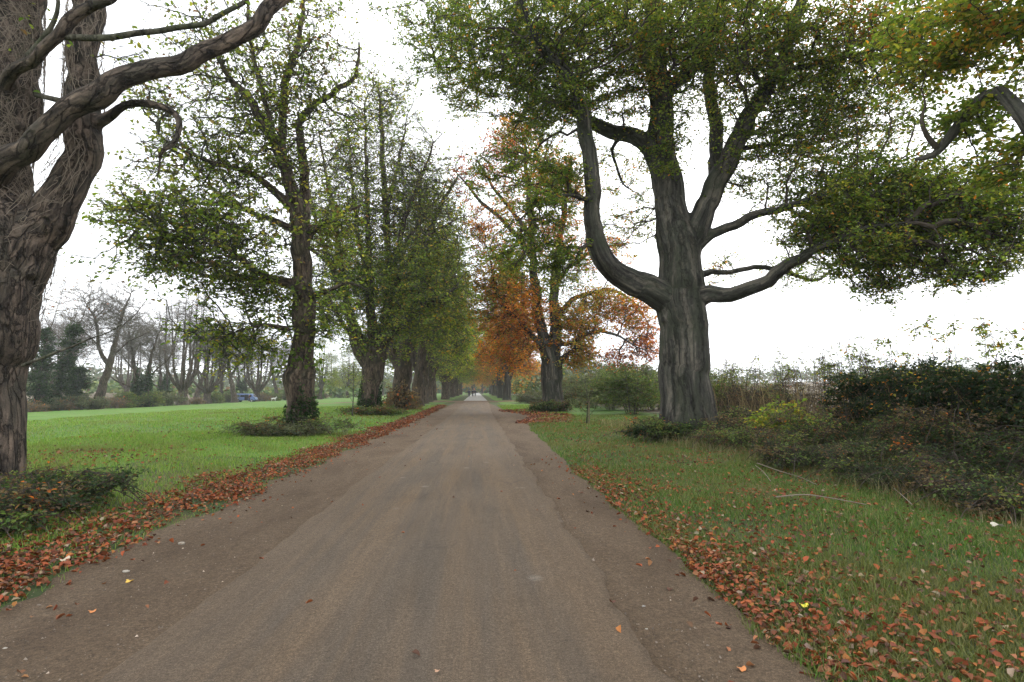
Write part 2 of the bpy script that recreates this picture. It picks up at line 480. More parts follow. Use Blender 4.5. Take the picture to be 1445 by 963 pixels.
    if len(li):
        t = rng.uniform(.15, 1.08, (len(li), 1)); LP = S0[li] * (1 - t) + S1[li] * t + rng.normal(size=(len(li), 3)) * leaf * .35
        LP[:, 2] -= hang * rng.random(len(li))
        V, Fs, k = leaf_geo(LP, leaf, leafup, hexa, dirs=(S1 - S0)[li] / tl)
        node = ti[li]; cc = np.zeros((len(li), 3)); nn = nc[idx][node]
        # colour clumps: nodes grouped in small cells of space
        cell = np.floor(P[idx] / 1.3).astype(int); h = (cell[:, 0] * 73856093 ^ cell[:, 1] * 19349663 ^ cell[:, 2] * 83492791) % 997
        for ci, c in enumerate(clouds):
            m = nn == ci
            if m.any(): cc[m] = palcols(c[3], int(m.sum()), h[node[m]])
        meshobj(crown_name, V - base, Fs, M['leaf'], root, col=np.repeat(cc, k, 0))
    return root


def PL(pts, d0=None):
    """limb from survey points: (px, py, depth, half width in px)"""
    return [tuple(W(x, y, d)) + (hw / F * d,) for x, y, d, hw in pts]


def CL(px, py, d, rx, ry, rd, n, pal='syc', dens=1.0):
    return (W(px, py, d), (rx / F * d, rd, ry / F * d), n, pal, dens)


def copy_tree(root, loc, rz, sc, label, group=None, name=None, mirror=False):
    r = root.copy(); C.objects.link(r); r.location = loc; r.rotation_euler = (0, 0, rz); r.scale = (sc,) * 3
    r['label'] = label
    if group: r['group'] = group
    for ch in list(root.children):
        c = ch.copy(); C.objects.link(c); c.parent = r
        for g in ch.children:
            e = g.copy(); C.objects.link(e); e.parent = c
    return r


def trunk_leaves(root, path, base, name, pal, n, size, lo, hi, spread=.06, mat='leaf', side=None):
    """leaves hugging a trunk between two heights (ivy)"""
    P = path[:, :3]; z = P[:, 2] - base[2]
    a = rng.uniform(0, 2 * PI, n) if side is None else rng.normal(side[0], side[1], n)
    top = hi * (.62 + .2 * np.sin(2 * a + n) + .14 * np.sin(5 * a + 2) + .1 * np.sin(9 * a))
    t = lo + (top - lo) * np.minimum(rng.random(n) ** 1.35 * (1 + .25 * rng.exponential(.35, n)), 1.5)
    c = np.stack([np.interp(t, z, P[:, k]) for k in range(3)], 1); r = np.interp(t, z, path[:, 3])
    fl = 1 + .45 * np.exp(-t / .45)
    d = np.stack([np.cos(a), np.sin(a), np.zeros(n)], 1)
    L = c + d * (r * fl + spread * rng.random(n) ** 1.6 * (1.2 - .6 * t / hi) + .02)[:, None]
    V, Fs, k = leaf_geo(L, size, .2, True, dirs=d + [0, 0, -.5], wid=.85)
    o = meshobj(name, V - base, Fs, M[mat], root, col=np.repeat(palcols(pal, n), k, 0))
    return o

# ================================================================ SETTING
def fn(x, s=0.0):
    return np.sin(x * .9 + s) + .6 * np.sin(x * 2.3 + s * 2) + .4 * np.sin(x * 5.1 + s * 3) + .25 * np.sin(x * 11.7 + s)


def sheet(name, X, Y, Z, mat, kind='structure'):
    ny, nx = X.shape; i = np.arange(ny - 1)[:, None] * nx + np.arange(nx - 1)[None]
    Fs = np.stack([i, i + 1, i + nx + 1, i + nx], -1).reshape(-1, 4)
    o = meshobj(name, np.stack([X, Y, Z], -1).reshape(-1, 3), Fs, mat, smooth=True); o['kind'] = kind; return o


def ground_mat(name, cols, scale=.6, extra=None, bstr=.6, leafy=None):
    t = NT(name); v = t.coord(kind='Object')
    a = t.noise(v, scale, 6, .65, .4); b = t.noise(v, 9, 6, .75); c3 = t.noise(v, 60, 4, .8)
    c = t.ramp(a, [(.32, cols[0]), (.5, cols[1]), (.68, cols[2])])
    c = t.mix(.75, c, t.ramp(b, [(.3, .55), (.7, 1.25)]), 'MULTIPLY')
    c = t.mix(.5, c, t.ramp(c3, [(.3, .6), (.7, 1.2)]), 'MULTIPLY')
    if leafy:
        n = t.noise(v, .35, 4, .6, .8); n2 = t.noise(v, 22, 3, .8)
        m = t.mix(1, t.ramp(n, [(.5, 0), (.62, 1)]), t.ramp(n2, [(.5, 0), (.56, .8)]), 'MULTIPLY')
        c = t.mix(m, c, leafy)
    t.bump(t.mix(.5, b, c3), bstr, .08); return t.fin(c, .95)


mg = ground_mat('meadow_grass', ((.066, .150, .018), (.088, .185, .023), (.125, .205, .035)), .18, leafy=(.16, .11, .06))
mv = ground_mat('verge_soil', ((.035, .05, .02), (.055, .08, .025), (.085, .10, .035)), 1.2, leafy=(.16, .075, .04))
mpl = ground_mat('stubble_soil', ((.13, .10, .07), (.17, .135, .09), (.21, .17, .115)), .05)
mhill = ground_mat('far_meadow', ((.10, .13, .06), (.16, .17, .09), (.22, .2, .12)), .012)


def axis(stops):
    o = []
    for a, b, s in stops: o += list(np.arange(a, b - 1e-6, s))
    return np.array(o + [stops[-1][1]], float)


ys = axis([(-40, 0, 4), (0, 24, .4), (24, 60, 1), (60, 140, 4), (140, 700, 20)])
def gsheet(name, xs, mat, rough=.0):
    X, Y = np.meshgrid(xs, ys); return sheet(name, X, Y, gz(X, Y), mat)
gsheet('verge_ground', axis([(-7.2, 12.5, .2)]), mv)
gsheet('meadow', axis([(-61.8, -16, 1.6), (-16, -7.2, .4)]), mg)
gsheet('far_field_left', axis([(-260, -61.8, 6)]), mpl)
gsheet('hill_left', axis([(-1400, -500, 100), (-500, -260, 20)]), mhill)
gsheet('far_field_right', axis([(12.5, 16.5, .5), (16.5, 330, 8)]), mpl)
gsheet('hill_right', axis([(330, 500, 20), (500, 1400, 100)]), mhill)
# green strip between shrubs on the right (brighter grass)
ye = axis([(24, 66, .8)]); XX, YY = np.meshgrid(np.linspace(0, 1, 24), ye)
x0 = 3.2 + .25 * fn(ye) + 1.9 * np.exp(-((ye - 35) / 8) ** 2); x1 = 11.6 + .3 * fn(ye, 2)
XX = x0[:, None] * (1 - XX) + x1[:, None] * XX
sheet('mown_grass_right', XX, YY, gz(XX, YY) + .006, mg)
ye = axis([(14, 300, 1.5)]); XX, YY = np.meshgrid(np.linspace(0, 1, 24), ye)
x0 = -7.3 + 0 * ye; x1 = -4.4 + .25 * fn(ye, 5) + .6 * np.clip((ye - 20) / 30, 0, 1)
XX = x0[:, None] * (1 - XX) + x1[:, None] * XX
sheet('mown_grass_left', XX, YY, gz(XX, YY) + .006, mg)
ye = axis([(66, 300, 2)]); XX, YY = np.meshgrid(np.linspace(2.9, 12.4, 24), ye)
sheet('mown_grass_far_right', XX, YY, gz(XX, YY) + .006, mg)

# dirt shoulders
t = NT('packed_dirt'); v = t.coord()
a = t.noise(t.coord((1, .35, 1)), 1.3, 6, .65, .4); b = t.noise(v, 14, 6, .8); g = t.noise(v, 110, 3, .8)
c = t.ramp(a, [(.32, (.092, .061, .036)), (.5, (.13, .089, .054)), (.68, (.155, .109, .069))])
c = t.mix(.7, c, t.ramp(b, [(.3, .6), (.72, 1.2)]), 'MULTIPLY'); g2 = t.noise(v, 42, 4, .85); c = t.mix(.75, c, t.ramp(g, [(.34, .5), (.66, 1.4)]), 'MULTIPLY'); c = t.mix(.7, c, t.ramp(g2, [(.38, .45), (.62, 1.45)]), 'MULTIPLY')
t.bump(t.mix(.5, b, g2), 1., .05); M['dirt'] = t.fin(c, .92)
ye = axis([(-12, 30, .2), (30, 80, .5)])
wl = -3.55 + .09 * fn(ye * 1.7, 1) + .35 * np.clip((ye - 5) / 20, 0, 1) + .5 * np.clip((ye - 30) / 40, 0, 1)
wr = 1.9 + .03 * fn(ye * 1.9, 4) + .25 * np.clip((ye - 10) / 10, 0, 1) + 1.9 * np.exp(-((ye - 35) / 6.5) ** 2) - .5 * np.clip((ye - 48) / 20, 0, 1)
u = np.linspace(0, 1, 46)[None]; XX = wl[:, None] * (1 - u) + wr[:, None] * u; YY = np.repeat(ye[:, None], 46, 1)
ZZ = gz(XX, YY) + .009 + .02 * np.clip((XX - 1.3) / .7, 0, 1) * (XX < 3) + .006 * np.sin(XX * 9 + YY * 2.1) * np.sin(YY * 3.3 + XX * 4); sheet('dirt_shoulder', XX, YY, ZZ, M['dirt'])

# the worn tarmac
t = NT('dusty_tarmac')
lon = t.noise(t.coord((1.9, .10, 1)), 1.4, 5, .6, .25); blo = t.noise(t.coord((1, .6, 1)), .9, 5, .6, .5)
f1 = t.noise(t.coord(), 16, 6, .8); f2 = t.noise(t.coord(), 130, 3, .85); fine = t.noise(t.coord((7, .35, 1)), 2.2, 5, .7, .2)
tan = (.142, .097, .058); gry = (.094, .074, .054)
c = t.mix(t.ramp(lon, [(.4, 0), (.6, 1)]), tan, gry)
c = t.mix(t.ramp(blo, [(.35, .0), (.7, .65)]), c, (.155, .115, .079))
sx = t.new('ShaderNodeSeparateXYZ'); t.link(t.mix(.06, t.coord(), t.ramp(blo, [(0, (-4, 0, 0)), (1, (8, 0, 0))]), 'ADD'), sx.inputs[0])
mr = t.new('ShaderNodeMapRange'); mr.inputs['From Min'].default_value = -2.3; mr.inputs['From Max'].default_value = 1.5; t.link(sx.outputs['X'], mr.inputs['Value'])
c = t.mix(t.ramp(mr.outputs[0], [(.0, 1), (.1, .9), (.3, 0), (.8, 0), (.93, .8), (1, 1)]), c, (.128, .09, .057))
c = t.mix(.45, c, t.ramp(fine, [(.3, .74), (.7, 1.2)]), 'MULTIPLY')
vo = t.new('ShaderNodeTexVoronoi', Scale=1.5, Randomness=1.0); t.link(t.coord((1, .8, 1)), vo.inputs['Vector'])
c = t.mix(t.ramp(vo.outputs['Distance'], [(.05, .6), (.12, 0)]), c, (.22, .185, .15))
c = t.mix(.55, c, t.ramp(f1, [(.3, .68), (.72, 1.22)]), 'MULTIPLY'); c = t.mix(.85, c, t.ramp(f2, [(.36, .45), (.64, 1.5)]), 'MULTIPLY'); f3 = t.noise(t.coord(), 48, 4, .85); c = t.mix(.6, c, t.ramp(f3, [(.38, .5), (.62, 1.4)]), 'MULTIPLY')
cr = t.new('ShaderNodeTexVoronoi', Scale=.8, feature='DISTANCE_TO_EDGE'); nz = t.coord((1.6, .33, 1)); t.link(t.mix(.12, nz, t.ramp(f1, [(0, 0), (1, 3)]), 'ADD'), cr.inputs['Vector'])
gate = t.ramp(t.noise(t.coord(), .8, 3), [(.55, 0), (.63, .5)])
c = t.mix(t.mix(1, t.ramp(cr.outputs['Distance'], [(.004, 1), (.011, 0)]), gate, 'MULTIPLY'), c, (.05, .04, .033))
t.bump(t.mix(.5, f1, f3), 1., .035); M['road'] = t.fin(c, .85)
ye = axis([(-12, 30, .12), (30, 79, .5)])
wl = -2.1 + .02 * fn(ye * 2.2, 3) + .4 * np.clip((ye - 10) / 25, 0, 1); wr = 1.04 + .035 * fn(ye * 2.6, 8) + .45 * np.clip((ye - 40) / 30, 0, 1)
nx = 40; u = np.linspace(0, 1, nx)[None]; XX = wl[:, None] * (1 - u) + wr[:, None] * u; YY = np.repeat(ye[:, None], nx, 1)
ZZ = .036 + .028 * (1 - (2 * u - 1) ** 2) - .014 * np.exp(-((XX + 1.25) / .28) ** 2) - .014 * np.exp(-((XX - .45) / .28) ** 2) + .004 * np.sin(XX * 3 + YY * .7) * np.sin(YY * 1.1 - XX * 5)
ZZ = ZZ + .03 * np.exp(-(1 - u) / .12); e = .03 * np.exp(-u / .03) + .012 * np.exp(-(1 - u) / .02); ZZ = ZZ - e - .018 * np.exp(-u / .1)
XX = np.hstack([XX[:, :1] - .03, XX, XX[:, -1:] + .03]); YY = np.hstack([YY[:, :1], YY, YY[:, -1:]]); ZZ = np.hstack([ZZ[:, :1] * 0 - .01, ZZ, ZZ[:, :1] * 0 - .01])
sheet('road', XX, YY, ZZ, M['road'])
ye = axis([(79, 85.6, .6)]); XX, YY = np.meshgrid(np.linspace(-24, 12, 90), ye); YY = YY + .5 * np.sin(XX * .5)
t = NT('leafy_track'); n = t.noise(t.coord(), 2.5, 6, .75); t.fin(t.ramp(n, [(.3, (.06, .045, .03)), (.5, (.14, .08, .045)), (.7, (.22, .13, .08))]))
sheet('crossing_track', XX, YY, gz(XX, YY) + .014, t.m)
t = NT('pale_gravel_road'); n = t.noise(t.coord(), 1.5, 6, .75); t.fin(t.ramp(n, [(.3, (.25, .24, .22)), (.7, (.42, .41, .39))]))
ye = axis([(86.2, 300, 2)]); XX, YY = np.meshgrid(np.linspace(-1.9, 1.7, 12), ye)
sheet('far_road', XX, YY, gz(XX, YY) + .02 + 0 * XX, t.m)

# ================================================================ ROADSIDE TREES
# --- left foreground tree
b = np.array([*W(-42, 700, 9.2)[:2], 0]); b[2] = gz(b[0], b[1])
T1 = PL([(-60, 712, 9.2, 64), (-57, 655, 9.2, 62), (-52, 560, 9.2, 62), (-38, 460, 9.2, 66), (-24, 400, 9.2, 66), (-8, 340, 9.2, 62), (-10, 290, 9.2, 47), (-8, 235, 9.25, 37), (2, 150, 9.3, 41), (2, 60, 9.4, 44), (8, -60, 9.6, 40), (0, -260, 10, 32), (-20, -480, 10.3, 18)])
T1[0] = (T1[0][0], T1[0][1], b[2] - .25, T1[0][3])
t1 = build_tree('roadside_tree', 'huge creeper-wrapped twin-stemmed tree cut by the left edge of the photo', 'tree', b, [T1,
    PL([(0, 410, 9.2, 42), (42, 348, 9.15, 34), (82, 290, 9.1, 25), (106, 235, 9.1, 22.5), (117, 180, 9.1, 22), (117, 120, 9.15, 20), (120, 40, 9.2, 20), (124, -60, 9.4, 20), (140, -260, 9.8, 14), (170, -420, 10, 8)]),
    PL([(-20, 262, 9, 20), (12, 228, 8.7, 18), (45, 196, 8.55, 15), (95, 155, 8.5, 14), (130, 137, 8.5, 17), (165, 122, 8.55, 15), (214, 102, 8.6, 13.5), (264, 82, 8.7, 13), (319, 57, 8.8, 12), (359, 35, 8.9, 12), (392, 8, 9, 11), (440, -50, 9.2, 9), (500, -160, 9.6, 6), (530, -260, 10, 3)]),
    PL([(5, 125, 9, 9), (20, 98, 8.7, 8.5), (50, 76, 8.5, 8), (82, 54, 8.4, 8), (98, 38, 8.4, 9), (113, 22, 8.35, 8), (130, 8, 8.3, 7), (160, 2, 8.2, 6), (185, -30, 8.2, 4)]),
    PL([(90, 52, 8.42, 5), (137, 54, 8.5, 4.6), (174, 50, 8.6, 4.4), (218, 49, 8.7, 4), (258, 41, 8.8, 4), (300, 26, 8.9, 3.5), (350, -2, 9, 3)]),
    PL([(125, 178, 9.1, 11), (146, 170, 9, 8), (167, 156, 8.9, 6), (190, 148, 8.8, 5.5), (218, 148, 8.7, 5.5), (243, 156, 8.6, 5), (252, 175, 8.55, 5), (246, 199, 8.5, 4.6), (228, 214, 8.45, 4), (225, 230, 8.5, 2.6), (219, 258, 8.5, 1.5)]),
    PL([(32, 516, 9, 2.4), (75, 499, 8.8, 1.9), (112, 484, 8.7, 1.3), (150, 466, 8.6, .8), (172, 458, 8.5, .5)]),
    PL([(40, 80, 9.2, 5), (70, 40, 9.1, 3.4), (82, 5, 9, 2.6), (60, -40, 9, 2)]),
    PL([(108, 150, 9.1, 5), (84, 142, 9, 4), (50, 135, 8.9, 3)]),
    ], [CL(330, -110, 9.5, 160, 90, 3, 330, 'syc', .5), CL(120, -330, 10, 220, 120, 3.4, 420, 'syc', .7), CL(-160, -200, 9.5, 180, 160, 3, 300, 'syc', .8),
        CL(300, 20, 9, 60, 40, 1.2, 80, 'syc', .35), CL(226, 250, 8.5, 45, 40, .8, 40, 'syc', .2), CL(170, 90, 9, 70, 60, 1.2, 60, 'syc', .25), CL(60, 60, 8.8, 50, 60, .8, 50, 'syc', .15)],
    bark='syc_big', twig='limb', voxel=.035, leaf=.09, leaves=2.0, twigs=2, tl=.4, rtip=.004, twr=.0025, flute=.04, sides=30, step=.2, flare=.03, knots=12)
P1 = catmull(T1, .2)
# wandering dead creeper stems over both stems
def creepers(root, path, base, n, zlo, zhi, rr=(.002, .0075), ang=None):
    vs, fs, n0 = [], [], 0; z = path[:, 2]
    for k in range(n):
        h = rng.uniform(zlo, zhi); a = rng.uniform(0, 2 * PI) if ang is None else rng.normal(*ang); L = rng.integers(14, 40); pts = []
        da = rng.normal(0, .12); dz = rng.uniform(.03, .13)
        for j in range(L):
            if h > zhi + .4 or h < zlo - .3: break
            c = [np.interp(h, z, path[:, q]) for q in (0, 1, 3)]
            rad = c[2] * 1.02 + .01 + .035 * abs(math.sin(j * .4 + k))
            pts.append((c[0] + rad * math.cos(a), c[1] + rad * math.sin(a), h, rng.uniform(*rr) * (1 - j / L * .6)))
            da = da * .8 + rng.normal(0, .10); dz = dz * .9 + rng.normal(0.004, .04); h += dz; a += da
        if len(pts) < 4: continue
        v, f, t = sweep(np.array(pts), 4, 0, seed=k); vs.append(v); fs.append(f + n0); n0 += len(v)
    return meshobj('creeper_stems', np.concatenate(vs) - base, np.concatenate(fs), M['creeper'], root, smooth=True)
creepers(t1, P1, b, 300, 2.2, 8.6, ang=(-1.1, 1.3))
S2 = catmull(PL([(30, 350, 9.15, 38), (46, 325, 9.15, 36), (82, 272, 9.1, 27), (106, 225, 9.1, 24), (117, 180, 9.1, 22), (117, 120, 9.15, 20), (120, 40, 9.2, 20), (124, -60, 9.4, 20)]), .2)
creepers(t1, S2, b, 110, 4.0, 8.2, ang=(-1.3, 1.3))

# --- second tree on the left
b = np.array([*W(425, 612, 21)[:2], 0]); b[2] = gz(b[0], b[1])
T2 = PL([(424, 622, 21, 18.9), (425, 590, 21, 18.0), (425, 560, 21, 18.0), (424, 532, 21, 20.7), (425, 505, 21, 15.8), (429, 470, 21, 14.8), (430, 435, 21, 16.7), (427, 400, 21, 13.5), (426, 380, 21, 13.5), (426, 345, 21, 12.6), (424, 320, 21, 11.7)])
T2[0] = (T2[0][0], T2[0][1], b[2] - .3, T2[0][3])
t2 = build_tree('roadside_tree', 'sycamore with lumpy brown trunk, ivy at its foot and sparse green leaves, second from left', 'tree', b, [T2 + PL([(414, 280, 20.8, 9.5), (402, 232, 20.6, 8.5), (388, 200, 20.4, 8), (368, 172, 20.2, 7), (350, 136, 20, 6), (320, 105, 19.7, 4), (300, 60, 19.5, 2.5)]),
    PL([(425, 325, 21, 10), (432, 290, 21.2, 8), (428, 240, 21.4, 6.5), (424, 170, 21.5, 5.5), (440, 150, 21.8, 5), (462, 139, 22, 4.5), (481, 124, 22.2, 4), (501, 105, 22.3, 3), (508, 60, 22.5, 1.8)]),
    PL([(399, 225, 20.6, 7), (398, 195, 20.6, 6.5), (399, 155, 20.7, 5.5), (406, 105, 20.8, 5), (419, 65, 21, 4.5), (427, 25, 21, 3.5), (430, -30, 21.1, 2.5)]),
    PL([(388, 200, 20.4, 5), (375, 150, 20.1, 4), (362, 95, 19.9, 3.5), (350, 40, 19.6, 2.8), (352, -30, 19.4, 2)]),
    PL([(418, 300, 21, 8), (379, 264, 20.2, 5), (349, 242, 19.6, 4), (299, 229, 18.9, 3.2), (259, 214, 18.4, 2.2), (225, 190, 18, 1.3)]),
    PL([(420, 328, 21, 6), (369, 304, 21.5, 3.8), (309, 289, 22, 3), (259, 284, 22.4, 2), (210, 270, 22.8, 1.2)]),
    PL([(415, 402, 21, 8), (379, 391, 20.3, 5.5), (349, 374, 19.6, 4.5), (319, 350, 19, 3.5), (280, 335, 18.4, 2.6), (220, 318, 17.8, 1.5)]),
    PL([(415, 402, 21, 6), (370, 396, 21.6, 4), (310, 392, 22, 3), (250, 380, 22.3, 2)]),
    PL([(408, 465, 20.8, 5), (370, 460, 20.2, 3), (330, 470, 19.7, 2), (290, 480, 19.4, 1.2)]),
    PL([(435, 335, 21, 6), (452, 315, 21.3, 4), (480, 300, 21.6, 3), (510, 290, 21.9, 2)]),
    PL([(438, 420, 21, 6), (462, 410, 20.6, 3.5), (490, 400, 20.3, 2.5), (520, 410, 20, 1.5)]),
    ], [CL(300, 240, 19.5, 85, 60, 2.4, 405, 'syc', .75), CL(215, 300, 18.6, 60, 50, 2, 270, 'syc', 1.0), CL(310, 330, 19.5, 95, 40, 2.4, 567, 'sycgreen', .5), CL(240, 355, 19, 60, 25, 2, 229, 'sycgreen', .5),
        CL(350, 400, 20.5, 80, 28, 2, 378, 'sycgreen', .5), CL(345, 90, 20, 90, 90, 2.4, 445, 'syc', .55), CL(430, 60, 21, 60, 90, 2, 378, 'syc', .5), CL(495, 95, 22.3, 26, 45, 1.2, 60, 'syc', .4), CL(480, 150, 22, 38, 70, 1.6, 148, 'syc', .4),
        CL(390, 180, 20.6, 60, 70, 1.8, 243, 'syc', .6), CL(335, 475, 20, 75, 50, 1.8, 405, 'sycgreen', .5), CL(380, 440, 20.6, 40, 60, 1.5, 175, 'sycgreen', 1.1), CL(475, 330, 21.4, 35, 50, 1.6, 162, 'syc', .9),
        CL(475, 440, 20.8, 35, 60, 1.4, 202, 'sycgreen', .5), CL(420, 250, 21, 60, 60, 1.8, 175, 'syc', .6), CL(340, 190, 20, 150, 185, 3, -1300, 'syc', .26), CL(440, 130, 21.3, 75, 150, 2.4, -420, 'syc', .22), CL(290, 350, 19.5, 130, 75, 3, -800, 'syc', .55), CL(360, -110, 20.5, 130, 80, 3, 351, 'syc', .6), CL(250, 170, 19, 70, 40, 2, 175, 'syc', .5)],
    bark='syc', twig='limb', voxel=.05, leaf=.135, leaves=2.6, twigs=3, tl=.5, rtip=.0095, twr=.005, flute=.04, sides=22, flare=.2, knots=16, layer=.6)
P2 = catmull(T2, .2)
trunk_leaves(t2, P2, b, 'ivy', 'ivy', 1700, .08, -.1, 1.7, .07, side=(-1.0, 1.0))
trunk_leaves(t2, P2, b, 'leafy_shoots', 'sycdark', 300, .13, 2.4, 6.8, .5)['kind'] = 'stuff'

# --- third tree on the left, many-stemmed
b = np.array([*W(522, 585, 38)[:2], 0]); b[2] = gz(b[0], b[1])
T3 = PL([(522, 592, 38, 12.9), (522, 575, 38, 12.0), (523, 550, 38, 12.0), (526, 525, 38, 14.6), (528, 505, 38, 15.5), (530, 490, 38, 12.0), (524, 450, 38, 6.9), (522, 400, 38, 5.6), (520, 350, 38, 4.3), (518, 280, 38, 3.4), (516, 200, 38, 2.1), (515, 150, 38, 1.3)])
T3[0] = (T3[0][0], T3[0][1], b[2] - .3, T3[0][3])
t3 = build_tree('roadside_tree', 'tall many-stemmed tree with ivy at its foot, third from left beside a thin sapling', 'tree', b, [T3,
    PL([(518, 512, 38, 11), (505, 492, 38, 8), (495, 455, 38, 6), (488, 410, 37.6, 5), (478, 350, 37, 4), (465, 270, 36.5, 3), (455, 220, 36, 2), (450, 180, 36, 1.2)]),
    PL([(535, 505, 38, 12), (541, 480, 38, 9), (546, 445, 38.3, 7.5), (552, 405, 38.6, 6), (548, 370, 38.8, 5), (545, 304, 39, 4.5), (540, 232, 39, 4), (538, 170, 39, 3), (534, 123, 39, 1.5)]),
    PL([(550, 415, 38.6, 5), (560, 360, 38, 4), (571, 312, 37.6, 3.5), (596, 246, 37, 2.5), (612, 203, 36.6, 1.5)]),
    PL([(540, 485, 38, 5), (557, 470, 37.4, 4), (574, 453, 37, 3.4), (591, 436, 36.6, 3), (630, 416, 36, 2.2), (646, 406, 35.6, 1.2)]),
    PL([(520, 400, 38, 4), (505, 330, 39, 3.2), (497, 260, 40, 2.5), (492, 190, 40.5, 1.5)]),
    PL([(550, 380, 38.7, 4), (575, 340, 39.6, 3), (610, 290, 40.4, 2), (630, 260, 41, 1)]),
    PL([(545, 300, 39, 3), (560, 240, 39.5, 2.4), (572, 180, 40, 1.5)]),
    PL([(505, 490, 38, 4), (480, 450, 37, 3), (460, 420, 36.4, 2), (445, 400, 36, 1)]),
    PL([(536, 495, 38, 6), (560, 440, 38.4, 5), (588, 370, 38.8, 4), (618, 300, 39, 3), (645, 250, 39.2, 1.8)]),
    PL([(545, 430, 38.4, 4.5), (575, 370, 37.6, 3.5), (608, 330, 37, 2.6), (645, 310, 36.4, 1.5)]),
    PL([(518, 500, 38, 6), (490, 430, 38.3, 4.5), (462, 360, 38.6, 3.5), (440, 290, 38.8, 2.6), (425, 235, 39, 1.6)]),
    PL([(488, 410, 37.6, 4), (462, 370, 37, 3), (432, 350, 36.4, 2), (412, 345, 36, 1.2)]),
    ], [CL(480, 400, 37.5, 45, 60, 3.5, 445, 'sycdark', 1.2), CL(555, 385, 38, 60, 55, 3.5, 567, 'sycgreen', 1.2), CL(610, 425, 37, 50, 50, 3, 567, 'sycgreen', 1.3), CL(625, 360, 38, 40, 55, 3, 405, 'sycgreen', 1.1), CL(560, 470, 37.6, 60, 40, 3, 270, 'sycgreen', 1.1),
        CL(470, 310, 37.5, 50, 60, 3.5, 405, 'syc', .8), CL(540, 300, 38.5, 70, 70, 3.5, 607, 'syc', .85), CL(535, 190, 38.5, 62, 80, 3.5, 837, 'syc', .38), CL(475, 230, 38, 40, 70, 3, 351, 'syc', .4), CL(595, 255, 38, 48, 75, 3, 567, 'syc', .42), CL(545, 140, 39, 35, 40, 2.5, 297, 'syc', .35), CL(543, 290, 38.5, 125, 165, 5, -2600, 'syc', .16), CL(470, 330, 37.5, 55, 110, 3.5, -600, 'syc', .35), CL(612, 300, 38, 45, 110, 3.5, -600, 'syc', .35), CL(555, 410, 38, 118, 95, 5, -1500, 'sycgreen', 1.15)],
    bark='syc', twig='limb', voxel=.06, leaf=.18, leaves=2.6, twigs=3, tl=.7, rtip=.0105, twr=.007, sides=18, hexa=False, flare=.3, knots=14)
trunk_leaves(t3, catmull(T3[:6], .2), b, 'ivy', 'ivy', 2200, .12, -.1, 2.0, .14)

# --- fourth tree on the left, with a skirt of dead brown shoots
b = np.array([*W(566, 582, 46)[:2], 0]); b[2] = gz(b[0], b[1])
T4 = PL([(566, 588, 46, 12), (567, 560, 46, 12), (569, 520, 46, 12), (573, 490, 46, 10), (578, 450, 46, 7), (584, 400, 46, 5), (590, 320, 46, 3.5), (594, 240, 46, 2)])
T4[0] = (T4[0][0], T4[0][1], b[2] - .3, T4[0][3])
t4 = build_tree('roadside_tree', 'dark leaning tree on the left with dead brown shoots skirting its foot', 'tree', b, [T4,
    PL([(566, 525, 46, 7), (555, 500, 46, 6), (549, 470, 46, 5), (545, 430, 46, 4), (540, 370, 46, 3)]),
    PL([(578, 450, 46, 4), (600, 410, 45, 3), (630, 370, 44.4, 2)]), PL([(574, 480, 46, 4), (600, 462, 45.4, 3), (640, 440, 44.6, 2)])],
    [CL(642, 330, 45, 22, 60, 3.5, 260, 'syc', .7), CL(648, 430, 44.6, 20, 60, 3.5, 300, 'sycgreen', 1.), CL(655, 490, 46, 16, 30, 3, 140, 'sycgreen', 1.), CL(600, 400, 45, 55, 60, 4, 420, 'sycgreen', 1.2), CL(620, 460, 45, 40, 32, 3.5, 260, 'sycdark', 1.2), CL(600, 300, 46, 45, 60, 4, 330, 'syc', .7), CL(545, 400, 46, 40, 50, 3, 180, 'sycgreen', 1)],
    bark='syc', twig='limb', leaf=.2, leaves=2.6, twigs=3, tl=.8, rtip=.012, twr=.007, sides=14, hexa=False, flare=.3)
trunk_leaves(t4, catmull(T4[:5], .2), b, 'dead_shoots', 'drybr', 1500, .2, -.1, 2.4, .7)

